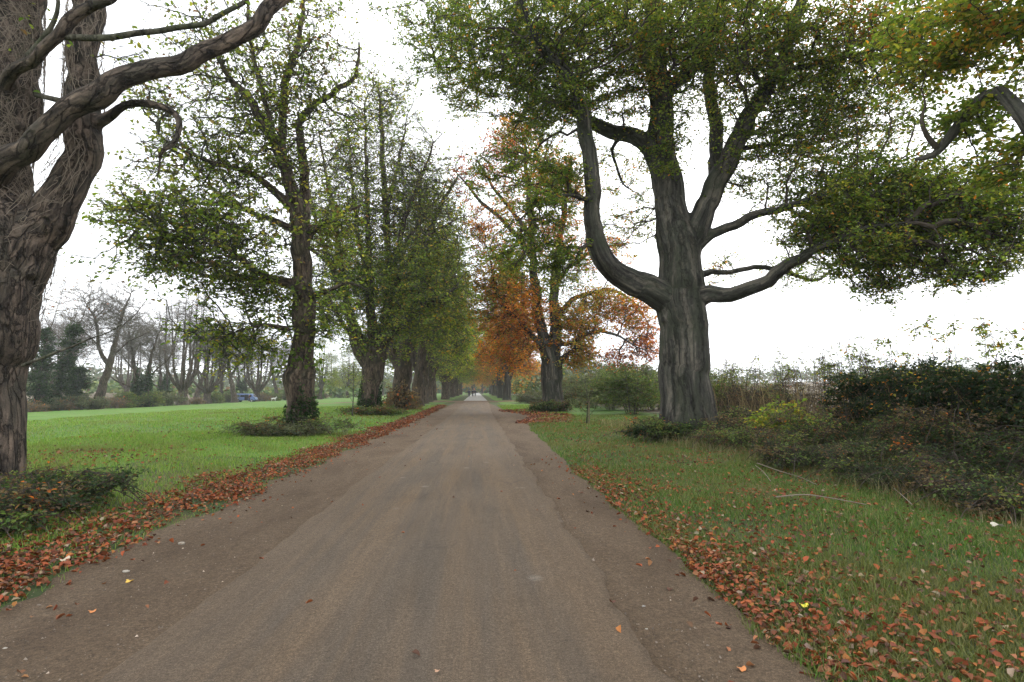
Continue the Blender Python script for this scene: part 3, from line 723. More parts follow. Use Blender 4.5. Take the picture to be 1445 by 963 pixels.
# --- the great beech on the right
b = np.array([*W(970, 620, 18.6)[:2], 0]); b[2] = gz(b[0], b[1])
T5 = PL([(972, 634, 18.6, 37), (970, 600, 18.6, 36), (968, 560, 18.6, 34.5), (965, 500, 18.6, 33), (962, 450, 18.6, 34), (961, 410, 18.6, 34), (958, 370, 18.6, 31), (953, 330, 18.6, 27), (946, 290, 18.6, 22), (938, 240, 18.6, 19), (933, 187, 18.6, 18), (930, 130, 18.6, 17), (926, 80, 18.6, 15.5), (922, 20, 18.6, 13), (918, -60, 18.6, 10), (912, -180, 18.6, 6), (905, -280, 18.6, 3)])
T5[0] = (T5[0][0], T5[0][1], b[2] - .35, T5[0][3])
t5 = build_tree('beech_tree', 'great beech with huge grey trunk and spreading green crown on the right', 'tree', b, [T5,
    PL([(945, 425, 18.6, 24), (915, 408, 18.4, 20), (885, 394, 18.2, 17.5), (860, 378, 18, 16), (846, 358, 17.9, 15), (839, 325, 17.8, 13.5), (836, 285, 17.7, 12.5), (833, 240, 17.6, 12), (828, 190, 17.5, 11), (820, 150, 17.3, 9.5), (805, 115, 17.1, 8), (784, 87, 16.8, 7), (755, 50, 16.4, 5), (735, 5, 16, 3.5), (720, -50, 15.6, 2)]),
    PL([(942, 285, 18.6, 17), (932, 240, 18.8, 15), (915, 208, 19, 13), (895, 195, 19.2, 12), (872, 187, 19.4, 11), (847, 178, 19.6, 10), (822, 166, 19.8, 8), (801, 153, 20, 7), (755, 133, 20.4, 5.5), (718, 112, 20.8, 4), (670, 100, 21.2, 2.5), (620, 95, 21.6, 1.5)]),
    PL([(965, 365, 18.6, 24), (979, 328, 18.5, 19), (996, 295, 18.4, 16), (1010, 264, 18.3, 15), (1032, 213, 18.1, 14), (1060, 162, 17.9, 12.5), (1084, 119, 17.7, 11.5), (1108, 80, 17.5, 10.5), (1118, 40, 17.4, 9.5), (1128, 5, 17.3, 8), (1140, -70, 17, 5), (1150, -150, 16.8, 3)]),
    PL([(1003, 285, 18.3, 11), (1010, 240, 18.7, 10.5), (1011, 200, 19, 10), (1006, 158, 19.2, 9), (1001, 115, 19.4, 8.5), (999, 60, 19.6, 7.5), (992, 0, 19.8, 6), (985, -70, 20, 4)]),
    PL([(932, 150, 18.6, 11), (948, 126, 18.7, 9), (970, 103, 18.9, 8.5), (986, 78, 19.1, 8), (1004, 40, 19.3, 6.5), (1020, -10, 19.5, 5)]),
    PL([(928, 120, 18.6, 9), (915, 85, 18.2, 8), (898, 52, 17.8, 7.5), (880, 32, 17.5, 6.5), (850, 10, 17.1, 5), (815, -20, 16.7, 3.5)]),
    PL([(985, 345, 18.5, 11), (1003, 330, 18.3, 8), (1025, 322, 18, 7), (1056, 309, 17.5, 6.5), (1098, 295, 16.9, 5.5), (1137, 282, 16.3, 4), (1190, 265, 15.7, 3), (1250, 250, 15, 2)]),
    PL([(985, 388, 18.5, 6), (1005, 385, 18.9, 4.5), (1032, 385, 19.3, 4), (1055, 377, 19.6, 4), (1089, 380, 20, 3.6), (1122, 387, 20.4, 3), (1151, 396, 20.8, 2.6), (1184, 377, 21.2, 1.8)]),
    PL([(980, 420, 18.4, 17), (1005, 416, 18, 13), (1032, 415, 17.6, 11.5), (1070, 401, 17, 10.5), (1103, 382, 16.4, 9.5), (1132, 364, 15.9, 7.5), (1165, 345, 15.4, 5.5), (1215, 325, 14.8, 4), (1280, 315, 14.1, 2.5)]),
    PL([(838, 283, 17.7, 5), (826, 281, 17.4, 4), (810, 275, 17, 3.4), (793, 277, 16.7, 3), (759, 291, 16.1, 2.5), (726, 313, 15.6, 1.6)]),
    PL([(880, 190, 19.3, 4), (862, 210, 19.7, 3), (870, 235, 20, 2.4), (880, 260, 20.3, 2), (905, 275, 20.6, 1.2)]),
    PL([(755, 133, 20.4, 3), (740, 165, 20.6, 2.4), (715, 195, 20.9, 1.4)]),
    PL([(1084, 119, 17.7, 6), (1130, 95, 17.1, 5), (1180, 85, 16.5, 4), (1240, 70, 15.8, 3), (1300, 60, 15.1, 2)]),
    PL([(1032, 213, 18.1, 5), (1075, 205, 18.4, 3.6), (1130, 205, 18.8, 2.6), (1190, 190, 19.2, 1.6)]),
    ], [CL(1110, 110, 17, 300, 120, 3, -2000, 'beech', .9), CL(770, 80, 18.5, 190, 105, 3, -1300, 'beech', .9), CL(960, 60, 18, 150, 110, 3, -700, 'beech', .8), CL(1250, 300, 15.4, 160, 85, 2, -900, 'beech', 1.), CL(625, 45, 20.5, 55, 60, 2, 478, 'beech', 1.1), CL(700, 60, 19, 80, 75, 2.5, 812, 'beech', 1.15), CL(650, 130, 21, 45, 42, 1.6, 188, 'beechmix', .9), CL(745, 165, 20.5, 55, 50, 2, 333, 'beech', 1.), CL(800, 60, 17.6, 90, 85, 2.5, 942, 'beech', 1.1),
        CL(790, 150, 18, 60, 45, 1.8, 362, 'beech', 1.), CL(900, 80, 17.6, 80, 85, 2.2, 754, 'beechmix', 1.), CL(980, 60, 18, 70, 75, 2.5, 623, 'beech', .9), CL(945, 200, 17.2, 28, 45, 1, 130, 'beech', 1.),
        CL(1060, 60, 17.2, 80, 70, 2.5, 696, 'beechmix', 1.), CL(1150, 90, 16.6, 75, 75, 2.2, 696, 'beechmix', 1.), CL(1240, 60, 15.8, 75, 65, 2.2, 551, 'beechmix', 1.), CL(1120, 190, 17.2, 75, 55, 2, 551, 'beech', .9), CL(1210, 180, 16.6, 65, 60, 2, 493, 'beechmix', .95),
        CL(1060, 250, 18, 60, 45, 1.8, 246, 'beech', .7), CL(1165, 265, 16.6, 75, 45, 1.8, 623, 'beech', 1.15), CL(1250, 290, 15.4, 85, 60, 1.8, 1044, 'beech', 1.25), CL(1345, 300, 14.6, 85, 60, 1.6, 957, 'beech', 1.25), CL(1425, 325, 14, 50, 55, 1.4, 435, 'beech', 1.1),
        CL(1165, 330, 16, 70, 38, 1.6, 551, 'beech', 1.25), CL(1240, 365, 15, 75, 38, 1.4, 478, 'beech', 1.15), CL(1330, 370, 14.3, 60, 34, 1.2, 290, 'beech', 1.), CL(1240, 405, 15, 30, 18, .8, 72, 'beech', 1.), CL(1400, 385, 13.8, 28, 22, .8, 87, 'beech', 1.),
        CL(760, 310, 16.2, 42, 30, 1.1, 165, 'beech', .85), CL(745, 350, 16.2, 45, 38, 1.1, 199, 'beech', .85), CL(790, 370, 16.6, 38, 50, 1.1, 191, 'beech', .85), CL(720, 240, 19, 50, 45, 1.5, 246, 'beech', 1.), CL(785, 250, 17.3, 40, 45, 1.2, 232, 'beech', 1.),
        CL(890, 320, 20, 45, 50, 1.5, 174, 'beechmix', .6), CL(880, 240, 20.4, 40, 40, 1.5, 130, 'beechmix', .7), CL(1020, 370, 20, 30, 30, 1, 58, 'beechmix', .6), CL(1110, 385, 20.5, 50, 28, 1.3, 130, 'beech', .8),
        CL(880, -120, 18.6, 260, 120, 4.5, 1160, 'beech', 1.), CL(1120, -130, 17, 180, 100, 4, 652, 'beechmix', 1.), CL(980, 0, 14.5, 220, 90, 2, 652, 'beech', .9), CL(960, 20, 23, 190, 90, 2, 435, 'beech', .8)],
    bark='beech', twig='twig_dark', voxel=.045, leaf=.092, leaves=3.1, twigs=3.4, tl=.42, flat=.45, rtip=.0075, twr=.0035, flute=.095, sides=30, flare=.3, leafup=.9, hexa=True, knots=30, layer=.75)

# --- near tree just outside the right edge, its limbs reach into the picture
b = np.array([8.8, 5.6, 0]); b[2] = gz(b[0], b[1])
near = [(8.8, 5.6, b[2] - .2, .42), (8.8, 5.6, 1.2, .36), (8.75, 5.7, 3, .33), (8.7, 5.9, 4.6, .28), (8.9, 6, 6.5, .2), (8.7, 6.2, 9, .11)]
L = PL([(1409, 129, 8.6, 9), (1376, 153, 8.9, 8), (1342, 191, 9.2, 7), (1314, 215, 9.5, 5), (1290, 226, 9.8, 2.5)])
L2 = PL([(1445, 25, 8.6, 6), (1400, 60, 9.2, 4), (1340, 75, 9.8, 3), (1280, 60, 10.4, 2)])
t6 = build_tree('maple_tree', 'maple reaching orange and green sprays in from the right edge', 'tree', b, [near,
    [(8.7, 5.8, 4.2, .16), (8.75, 6.7, 4.9, .13), (8.45, 7.7, 5.3, .11)] + L, PL([(1322, 208, 9.4, 4.5), (1308, 192, 9.4, 3.6), (1302, 170, 9.4, 2.8), (1308, 150, 9.5, 1.8), (1300, 125, 9.6, 1)]),
    [(8.8, 6, 6, .14), (8.7, 7.2, 7, .1)] + L2],
    [CL(1400, 150, 8.8, 70, 45, 1, 170, 'beech', 1.1), CL(1390, 60, 9.2, 80, 60, 1.2, 260, 'beechmix', 1.1), CL(1300, 90, 10, 65, 50, 1.1, 190, 'beechmix', 1.), CL(1440, 230, 8.6, 55, 45, 1, 170, 'beech', 1.1), CL(1320, 20, 10, 90, 40, 1.2, 200, 'beechmix', 1.1),
     CL(1430, 0, 8, 90, 50, 1.4, 200, 'beechmix', 1.1), CL(1600, 0, 7.5, 160, 120, 2, 300, 'beech', 1.), CL(1400, 385, 8.5, 14, 10, .3, 6, 'beech', .6)],
    bark='beech', twig='twig_dark', leaf=.095, leaves=3.0, twigs=3, tl=.32, flat=.45, rtip=.0045, twr=.0025, leafup=.9, sides=18, layer=.5)

# --- second beech on the right, turning orange
b = np.array([*W(780, 582, 41)[:2], 0]); b[2] = gz(b[0], b[1])
T7 = PL([(780, 590, 41, 17), (780, 575, 41, 15), (779, 550, 41, 14), (778, 520, 41, 15), (775, 498, 41, 13), (768, 480, 41, 9), (760, 450, 41, 8), (756, 415, 41, 7), (752, 370, 41, 5.5), (748, 300, 41, 4.5), (742, 230, 41, 3), (738, 180, 41, 1.8)])
T7[0] = (T7[0][0], T7[0][1], b[2] - .3, T7[0][3])
t7 = build_tree('beech_tree', 'beech turning yellow and orange beside the leaf-strewn pull-in on the right', 'tree', b, [T7,
    PL([(780, 505, 41, 11), (784, 475, 41.3, 9), (783, 440, 41.6, 8), (782, 400, 41.8, 6.5), (790, 340, 42, 5), (800, 270, 42, 4), (806, 220, 42, 2)]),
    PL([(765, 492, 41, 5), (752, 474, 40.5, 4), (731, 453, 40, 3.6), (716, 435, 39.6, 3.2), (706, 420, 39.3, 2.8), (694, 380, 39, 2), (688, 350, 38.8, 1)]),
    PL([(755, 370, 41, 4.5), (735, 340, 40.6, 3.6), (714, 316, 40.3, 3.2), (676, 282, 40, 2.6), (655, 256, 39.7, 1.6), (638, 236, 39.5, .9)]),
    PL([(752, 340, 41, 4), (728, 305, 41, 3), (700, 270, 41, 2.4), (672, 225, 41, 1.3)]),
    PL([(786, 515, 41, 6), (796, 505, 40.6, 4.6), (809, 495, 40.2, 3.5), (815, 482, 40, 2.5)]),
    PL([(784, 480, 41.2, 5), (800, 486, 40.8, 3.5), (821, 476, 40.3, 3), (845, 467, 39.9, 2.6), (871, 474, 39.5, 2), (899, 490, 39.1, 1.2)]),
    PL([(784, 450, 41.5, 4.5), (806, 425, 41.5, 3.5), (840, 412, 41.5, 3), (873, 412, 41.5, 2.4), (905, 440, 41.5, 1.4), (920, 470, 41.5, .9)]),
    PL([(784, 400, 41.8, 4), (812, 370, 42, 3), (848, 350, 42.2, 2.2), (885, 345, 42.4, 1.3)]),
    PL([(750, 300, 41, 3), (765, 240, 41, 2.2), (775, 190, 41, 1.2)])],
    [CL(688, 345, 39.4, 28, 34, 2.4, 170, 'orange', .7), CL(684, 430, 39.8, 24, 40, 2.4, 200, 'yellow', .9), CL(735, 360, 40, 45, 40, 2.4, 200, 'beech', .8), CL(700, 395, 39.6, 40, 36, 2.4, 465, 'yellow', 1.20), CL(730, 440, 40, 42, 42, 2.6, 607, 'orange', 1.20), CL(722, 490, 40.6, 38, 36, 2.4, 526, 'orange', 1.32), CL(812, 465, 41, 40, 45, 2.4, 668, 'yellow', 1.32), CL(815, 505, 41, 30, 22, 2, 243, 'yellow', 1.20), CL(850, 425, 41, 45, 28, 2.4, 445, 'yellow', 0.96),
     CL(890, 450, 41, 40, 32, 2.2, 465, 'orange', 0.84), CL(912, 485, 40.6, 28, 28, 2, 270, 'red', .9), CL(878, 505, 39.6, 30, 18, 1.6, 135, 'red', .8), CL(850, 360, 42, 50, 32, 2.5, 405, 'orange', 0.60), CL(800, 390, 41.5, 45, 40, 2.4, 240, 'beech', .8), CL(760, 400, 40.5, 40, 50, 2, 240, 'beech', .9),
     CL(700, 310, 40.4, 45, 40, 2.5, 344, 'orange', 0.72), CL(655, 245, 40, 28, 32, 2, 135, 'red', .7), CL(705, 225, 40.5, 48, 45, 2.6, 330, 'red', .7), CL(770, 250, 41, 50, 55, 2.8, 607, 'orange', 1.08), CL(780, 330, 41, 45, 40, 2.5, 384, 'orange', 0.96), CL(820, 270, 42, 45, 60, 2.5, 364, 'yellow', 0.72), CL(730, 185, 41, 40, 30, 2.5, 263, 'orange', 0.96)],
    bark='beech', twig='twig_dark', voxel=.06, leaf=.18, leaves=2.7, twigs=3, tl=.65, flat=.6, rtip=.0095, twr=.005, flute=.06, sides=20, hexa=False)

# ================================================================ TREES FARTHER OFF (prototypes in metres, then copies)
def poly(*p): return [tuple(q) for q in p]


def proto_vase(name, label, cat, loc, pal, seed, H=19, lean=0, bark='syc', leaves=1.9, lowleaf=1.2, topleaf=.5, group=None, n=1.0):
    x, y = loc; z = float(gz(x, y)); s = np.random.default_rng(seed)
    limbs = [[(x, y, z - .3, .62), (x, y, z + .8, .55), (x + .05, y, z + 2.4, .56), (x + lean * .1, y, z + 4, .42), (x + lean * .25, y, z + 8, .24), (x + lean * .4, y, z + 13, .13), (x + lean * .5, y, z + H - 1.5, .04)]]
    for k in range(7):
        a = k * 2.4 + s.uniform(-.4, .4); h = z + s.uniform(2.3, 4.5); sp = s.uniform(1.5, 4.2); top = s.uniform(.55, .95) * H
        limbs.append([(x, y, h, .26), (x + math.cos(a) * .9, y + math.sin(a) * .9, h + 1.3, .19), (x + math.cos(a) * sp * .6, y + math.sin(a) * sp * .6, h + (top - h + z) * .5, .11), (x + math.cos(a) * sp, y + math.sin(a) * sp, z + top, .03)])
    cl = []
    for k in range(9):
        a = k * 2.4; q = 3.4 + 2.3 * (k % 2); cl.append((np.array([x + math.cos(a) * q, y + math.sin(a) * q, z + 5.2 + 1.5 * (k % 3)]), (2.4, 2.4, 1.9), int(105 * n), pal[0], lowleaf))
    for k in range(8):
        a = k * 2.4 + 1; q = 2.6 + 2.6 * (k % 2); cl.append((np.array([x + math.cos(a) * q, y + math.sin(a) * q, z + H * .5 + 1.3 * (k % 3)]), (2.4, 2.4, 2.6), int(110 * n), pal[1], (lowleaf + topleaf) / 2))
    for k in range(5):
        a = k * 2.4 + 2; cl.append((np.array([x + math.cos(a) * 1.6, y + math.sin(a) * 1.6, z + H * .8 + .8 * (k % 3)]), (2.0, 2.0, 2.6), int(110 * n), pal[1], topleaf))
    return build_tree(name, label, cat, (x, y, z), limbs, cl, bark=bark, twig='limb', group=group, leaf=.24, leaves=leaves, twigs=3, tl=.8, rtip=.013, twr=.007, sides=12, hexa=False)


AVL = 'trees lining the left side of the road'
pa = proto_vase('avenue_tree', 'pale-barked tree after the dark leaning one, left row of the avenue', 'tree', (-5.8, 57), ('sycgreen', 'sycgreen'), 3, 22, 2, group=AVL)
pb = proto_vase('avenue_tree', 'pale-barked tree farther along the left row, sixth from the camera', 'tree', (-6.1, 66), ('sycgreen', 'sycgreen'), 4, 21, 3, group=AVL)
wordsL = ['seventh', 'eighth', 'ninth', 'tenth', 'eleventh', 'twelfth', 'thirteenth', 'fourteenth', 'fifteenth', 'sixteenth']
for i, y in enumerate([75, 88, 98, 110, 123, 137, 152, 170, 190, 215]):
    x = -6.2 - .5 * (i % 2) + .9 * (i > 1)
    copy_tree([pa, pb][i % 2], (x, y, float(gz(x, y))), i * 1.9 + .5, .92 + .07 * ((i * 7) % 4), f'green and brown avenue tree, {wordsL[i]} from the camera in the left row', AVL)
AVR = 'trees lining the right side of the road'
po = proto_vase('autumn_tree', 'bright rust-orange tree beyond the yellow beech, right of the road', 'tree', (4.9, 90), ('orange', 'orange'), 9, 21, -1, 'beech', 3.4, 1.4, 1.2, group=AVR, n=1.25)
pg = proto_vase('autumn_tree', 'olive-yellow tree behind the rust-orange one, right of the road', 'tree', (4.9, 112), ('yellow', 'yellow'), 10, 20, -1, 'beech', 3.2, 1.4, 1.2, group=AVR, n=1.2)
for i, (y, x) in enumerate([(132, 5.4), (150, 5.8), (168, 5.2), (188, 5.9), (215, 5.5)]):
    copy_tree([pg, po][i % 2], (x, y, float(gz(x, y))), 1 + i * 2.1, .95 + .05 * (i % 3), ['yellow-green', 'small orange', 'olive', 'rusty', 'last yellowish'][i] + f' avenue tree, {["third", "fourth", "fifth", "sixth", "seventh"][i]} beyond the yellow beech on the right', AVR)
copy_tree(pg, (-1.5, 262, 0), .3, .8, 'yellowish tree closing the far end of the road, left of its middle', 'trees closing the end of the road')
copy_tree(pa, (3.0, 280, 0), 1.3, .9, 'pale green tree closing the far end of the road, right of its middle', 'trees closing the end of the road')
copy_tree(pb, (-.8, 300, 0), 2.3, 1.0, 'hazy grey-green tree behind the others at the far end of the road', 'trees closing the end of the road')
# second row behind the left avenue (between trunks one sees dark trees) 
BK = 'hazy trees between the left avenue trunks'
for i, (px, d) in enumerate([(452, 150), (490, 175), (468, 215), (508, 230), (540, 240)]):
    p = W(px, 560, d); x, y = p[0], p[1]
    copy_tree([pa, pb][i % 2], (x, y, float(gz(x, y))), i * 1.3, .8, ['squat green tree across the meadow, just right of the lumpy brown trunk', 'dark tree across the meadow, left of the many-stemmed trunk', 'second-rank pale tree across the meadow near the thin sapling', 'distant tree seen through the gap left of the many-stemmed trunk', 'distant tree half hidden behind the many-stemmed trunk'][i], BK)


# --- bare trees across the meadow
def bare(name, label, loc, kind, seed, H, group):
    x, y = loc; z = float(gz(x, y)); s = np.random.default_rng(seed); limbs = []; cl = []
    if kind == 'fork':
        limbs = [poly((x, y, z - .3, .75), (x + .3, y, z + 2, .62), (x + 1.3, y, z + 6, .5), (x + 1.9, y, z + 9, .36), (x + 2.8, y, z + 14, .2), (x + 4, y, z + H - 2, .06)),
                 poly((x + 1.3, y, z + 6.5, .34), (x - .2, y, z + 9, .26), (x - 1.2, y + .5, z + 13, .16), (x - 3, y, z + H - 3, .05)),
                 poly((x + 1.9, y, z + 8, .14), (x + 4, y, z + 10, .1), (x + 7, y, z + 11.5, .04)), poly((x - .4, y, z + 9.5, .12), (x - 3, y, z + 12, .08), (x - 5, y, z + 14, .03)),
                 poly((x + 2.6, y, z + 12, .12), (x + 5, y, z + 14.5, .08), (x + 6.5, y, z + 17, .03))]
    elif kind == 'twin':
        limbs = [poly((x, y, z - .3, .5), (x - .4, y, z + 3, .4), (x - 1, y, z + 7, .26), (x - 2, y, z + 12, .1), (x - 2.4, y, z + H - 2, .04)),
                 poly((x + .9, y, z - .2, .5), (x + 1.3, y, z + 4, .4), (x + 1.6, y, z + 8, .24), (x + 2.6, y, z + 12, .1), (x + 3, y, z + H - 3, .04)),
                 poly((x - .5, y, z + 3, .16), (x - 4, y, z + 4.5, .1), (x - 7, y, z + 8, .04)), poly((x + 1.4, y, z + 5, .14), (x + 4.5, y, z + 8, .09), (x + 6, y, z + 11.5, .03)), poly((x, y, z + 5, .14), (x - 2.6, y, z + 8, .09), (x - 4.6, y, z + 12, .03))]
    else:
        limbs = [poly((x, y, z - .3, 1.0), (x, y, z + 1.5, .85), (x, y, z + 3.2, .75), (x - .2, y, z + 6, .3), (x - .2, y, z + H - 2, .05))]
        for k in range(10):
            a = k * .63 + s.uniform(-.2, .2); sp = s.uniform(2.5, 6)
            limbs.append(poly((x + .3 * math.cos(a), y + .3 * math.sin(a), z + 2.6, .34), (x + sp * .55 * math.cos(a), y + sp * .55 * math.sin(a), z + 4.8, .27), (x + sp * .9 * math.cos(a), y + sp * .9 * math.sin(a), z + 8.5, .18), (x + sp * .95 * math.cos(a + .2), y + sp * .95 * math.sin(a + .2), z + s.uniform(.75, 1) * H, .04)))
    for k in range(3):
        cl.append((np.array([x + (1 if kind == 'fork' else 0), y, z + H * (.62 + .08 * k)]), (H * (.34 - .05 * k), H * (.3 - .05 * k), H * (.27 - .01 * k)), -480, 'drybr', .03))
    return build_tree(name, label, 'tree', (x, y, z), limbs, cl, bark='syc', twig='twig_grey', group=group, leaf=.25, leaves=.8, twigs=5, tl=1.1, rtip=.016, twr=.0095, sides=12, hexa=False, flat=1, bf=.75, tup=.45)


BG = 'bare trees across the meadow'
def mp(px, d): p = W(px, 570, d); return float(p[0]), float(p[1])
bf_ = bare('bare_tree', 'bare tree with one leaning trunk forking into two, across the meadow', mp(137, 88), 'fork', 1, 19.5, BG)
bt_ = bare('bare_tree', 'bare tree with ivy-covered twin trunks in the middle of the meadow edge', mp(195, 97), 'twin', 2, 16, BG)
bv_ = bare('bare_tree', 'bare broad vase-shaped tree with many stems, across the meadow', mp(257, 110), 'vase', 3, 22, BG)
for tr, ss in ((bt_, ((-.2, 0), (1.1, 0))),):
    bb = np.array(tr.location)
    for q, (ox, oy) in enumerate(ss):
        path = np.array([(bb[0] + ox, bb[1], bb[2] - .2, .6), (bb[0] + ox, bb[1], bb[2] + 3, .55), (bb[0] + ox * 1.4, bb[1], bb[2] + 7, .35)])
        trunk_leaves(tr, path, bb, 'ivy', 'ivy', 3000, .26, 0, 6.5, .35)
cps = [(bf_, 100, 100, 2.4, .85, 'bare spindly tree behind the gap left of the forked trunk'), (bv_, 292, 120, 1.0, .82, 'bare many-stemmed tree just right of the broad vase-shaped one'), (bf_, 331, 128, 3.0, .9, 'bare straight-trunked tree standing at the left end of the blue van'),
       (bv_, 362, 140, 2.0, .86, 'bare low-forked tree standing right behind the blue van'), (bf_, 392, 150, 3.6, .8, 'bare tree leaning just behind the white dog'), (bt_, 228, 130, 1.5, .95, 'thin pale bare tree behind the ivy-clad twin trunks'), (bf_, 276, 150, .4, .95, 'thin bare tree rising behind the broad vase-shaped one'),
       (bv_, 178, 160, 2.2, .8, 'faint bare tree behind and right of the forked trunk'), (bv_, 412, 165, 4, .8, 'bare tree mostly hidden behind the lumpy brown trunk'), (bt_, 342, 170, 3, 1.0, 'faint bare tree far behind the blue van'), (bv_, 60, 120, 3, .8, 'faint bare tree behind the ivy-smothered trunks at far left'), (bf_, 312, 165, 5, .9, 'faint bare tree far behind, left of the blue van')]
for s, px, d, rz, sc, lb in cps:
    x, y = mp(px, d); copy_tree(s, (x, y, float(gz(x, y)) - .05), rz, sc, lb, BG)

# ivy-smothered trunks at far left
def ivy_tree(px, d, H, label, lean, pal='ivy', seed=0):
    x, y = mp(px, d); z = float(gz(x, y))
    limbs = [[(x, y, z - .2, .35), (x, y, z + 3, .3), (x + lean * .5, y, z + H * .6, .2), (x + lean, y, z + H, .05)], [(x + lean * .3, y, z + H * .5, .1), (x + lean * .3 + 2, y, z + H * .62, .06), (x + lean * .3 + 5, y, z + H * .8, .02)],
             [(x + lean * .6, y, z + H * .7, .08), (x - 2, y, z + H * 1.0, .04), (x - 3, y, z + H * 1.4, .02)], [(x + lean * .8, y, z + H * .8, .08), (x + lean + 1, y, z + H * 1.2, .04), (x + lean + 2, y, z + H * 1.6, .02)]]
    cl = [(np.array([x + lean * k / 6, y, z + H * (k + .5) / 6.2]), (1.5 - .1 * k, 1.4, H / 9), 110, pal, 1.3) for k in range(6)] + [(np.array([x + lean * .5, y, z + H * 1.35]), (4, 3, H * .3), 260, 'drybr', .05)]
    return build_tree('ivy_clad_tree', label, 'tree', (x, y, z), limbs, cl, leaf=.28, leaves=4, twigs=3, tl=.6, rtip=.012, twr=.008, hexa=False, twig='twig_grey', group='ivy-smothered trees at the meadow edge')
ivy_tree(52, 80, 11, 'dark ivy-smothered trunk right beside the huge left tree', .6)
ivy_tree(78, 84, 12.5, 'leaning ivy-smothered tree with a bare arm, left of the forked tree', 2.4)
ivy_tree(104, 92, 6.5, 'short ivy-wrapped stump-like tree left of the forked trunk', .6)


# ================================================================ SHRUBS
BR_CANES = []


def shrub(name, label, cat, loc, rad, pal, n, leaf, leaves, group=None, stems=6, dens=1.0, twig='twig', twigs=3, tl=.3, rtip=.004, extra=(), hexa=False, zoff=0, up=.8, twr=.003):
    x, y = loc; z = float(gz(x, y)) + zoff; limbs = []
    for k in range(stems):
        a = k * 2.4; q = rng.uniform(.1, .7)
        limbs.append([(x + rad[0] * .25 * q * math.cos(a), y + rad[1] * .25 * q * math.sin(a), z - .05, rtip * 5), (x + rad[0] * q * math.cos(a) * .6, y + rad[1] * q * math.sin(a) * .6, z + rad[2] * .6, rtip * 3.5), (x + rad[0] * q * math.cos(a) * .8, y + rad[1] * q * math.sin(a) * .8, z + rad[2] * 1.3, rtip * 1.5)])
    limbs += list(BR_CANES); BR_CANES.clear()
    cl = []
    K = 7
    for k in range(K):
        a = k * 2.4; q = math.sqrt((k + .3) / K) * .62; hh = rad[2] * (.75 + rng.uniform(-.2, .35) - .45 * q)
        cl.append((np.array([x + rad[0] * q * math.cos(a), y + rad[1] * q * math.sin(a), z + hh]), (rad[0] * .48, rad[1] * .48, rad[2] * .55), n // K, pal, dens))
    cl += list(extra)
    return build_tree(name, label, cat, (x, y, z), limbs, cl, bark='limb', twig=twig, group=group, leaf=leaf, leaves=leaves, twigs=twigs, tl=tl, rtip=rtip, twr=twr, sides=6, hexa=hexa, leafup=up, step=.3)


SH = 'shrubs under the bare trees across the meadow'
s1 = shrub('shrub', 'green shrub under the meadow-edge trees, left of the forked trunk', 'shrub', mp(112, 86), (2.6, 2, 1.5), 'greybush', 420, .22, 2.6, SH, tl=.5, rtip=.01, twr=.006)
s2 = shrub('shrub', 'pale brown shrub under the meadow-edge trees, right of the forked trunk', 'shrub', mp(160, 90), (2.8, 2, 1.3), 'drybr', 380, .22, 1.5, SH, tl=.6, rtip=.01, twr=.007, twig='twig_grey')
s3 = shrub('shrub', 'yellow-green shrub beside the ivy-clad twin trunks', 'shrub', mp(213, 96), (2.2, 2, 1.9), 'bush', 420, .22, 2.6, SH, tl=.5, rtip=.01, twr=.006)
lbs = ['olive shrub at the foot of the ivy-smothered trunks', 'scrubby shrub hard against the huge left trunk', 'low grey shrub left of the ivy-clad twin trunks', 'low shrub left of the broad vase-shaped tree', 'low shrub right of the broad vase-shaped tree', 'brown shrub halfway from the vase-shaped tree to the blue van', 'shrub just left of the blue van', 'shrub just right of the blue van', 'shrub behind the white dog', 'shrub left of the lumpy brown trunk', 'shrub right of the lumpy brown trunk across the meadow', 'shrub across the meadow behind the thin sapling', 'low shrub in front of the forked trunk', 'shrub between short ivy-wrapped tree and huge left trunk']
for i, (px, d) in enumerate([(70, 82), (40, 76), (178, 93), (236, 103), (276, 114), (304, 122), (322, 132), (372, 142), (388, 147), (404, 152), (452, 165), (478, 180), (134, 84), (92, 84)]):
    x, y = mp(px, d); copy_tree([s1, s2, s3][i % 3], (x, y, float(gz(x, y)) - .1), i * 1.1, .8 + .12 * (i % 4), lbs[i], SH)

# right hand shrubs
RB = 'bushes behind the right verge'
rb1 = shrub('bush', 'big mixed green bush left of the great beech trunk', 'bush', (W(892, 570, 37)[0], 37), (2.9, 2.6, 2.35), 'bush', 1400, .13, 3, RB, tl=.4, rtip=.006, stems=9)
rb2 = shrub('bush', 'grey-green bush right behind the orange beech trunk', 'bush', (W(835, 565, 50)[0], 50), (2.8, 2.6, 2.2), 'greybush', 1200, .15, 3, RB, tl=.5, rtip=.008, stems=9)
rb3 = shrub('bush', 'leafy green bush just right of the great beech trunk', 'bush', (W(1040, 590, 26)[0], 26), (2.2, 1.8, 1.65), 'bush', 1500, .10, 3.4, RB, tl=.3, rtip=.004, stems=9)
for i, (s, px, d, sc, lb) in enumerate([(rb1, 862, 44, .9, 'yellow-green bush standing between the two beech trunks'), (rb2, 920, 44, 1.15, 'tall bush half hidden behind the great beech trunk'), (rb2, 808, 60, 1.0, 'dark bush seen just right of the orange beech trunk'), (rb1, 800, 72, 1.1, 'bush far behind the orange beech trunk'), (rb2, 850, 66, 1.6, 'tall hazy bush in the gap right of the orange beech'),
                                    (rb1, 885, 56, 1.3, 'tall hazy bush behind the big mixed green one'), (rb3, 1090, 26, .8, 'low bush between the great beech and the bare-stemmed hedge'), (rb3, 985, 31, 1.1, 'bush directly behind the great beech trunk')]):
    x = W(px, 560, d)[0]; copy_tree(s, (x, d, float(gz(x, d))), i * 1.7, sc, lb, RB)
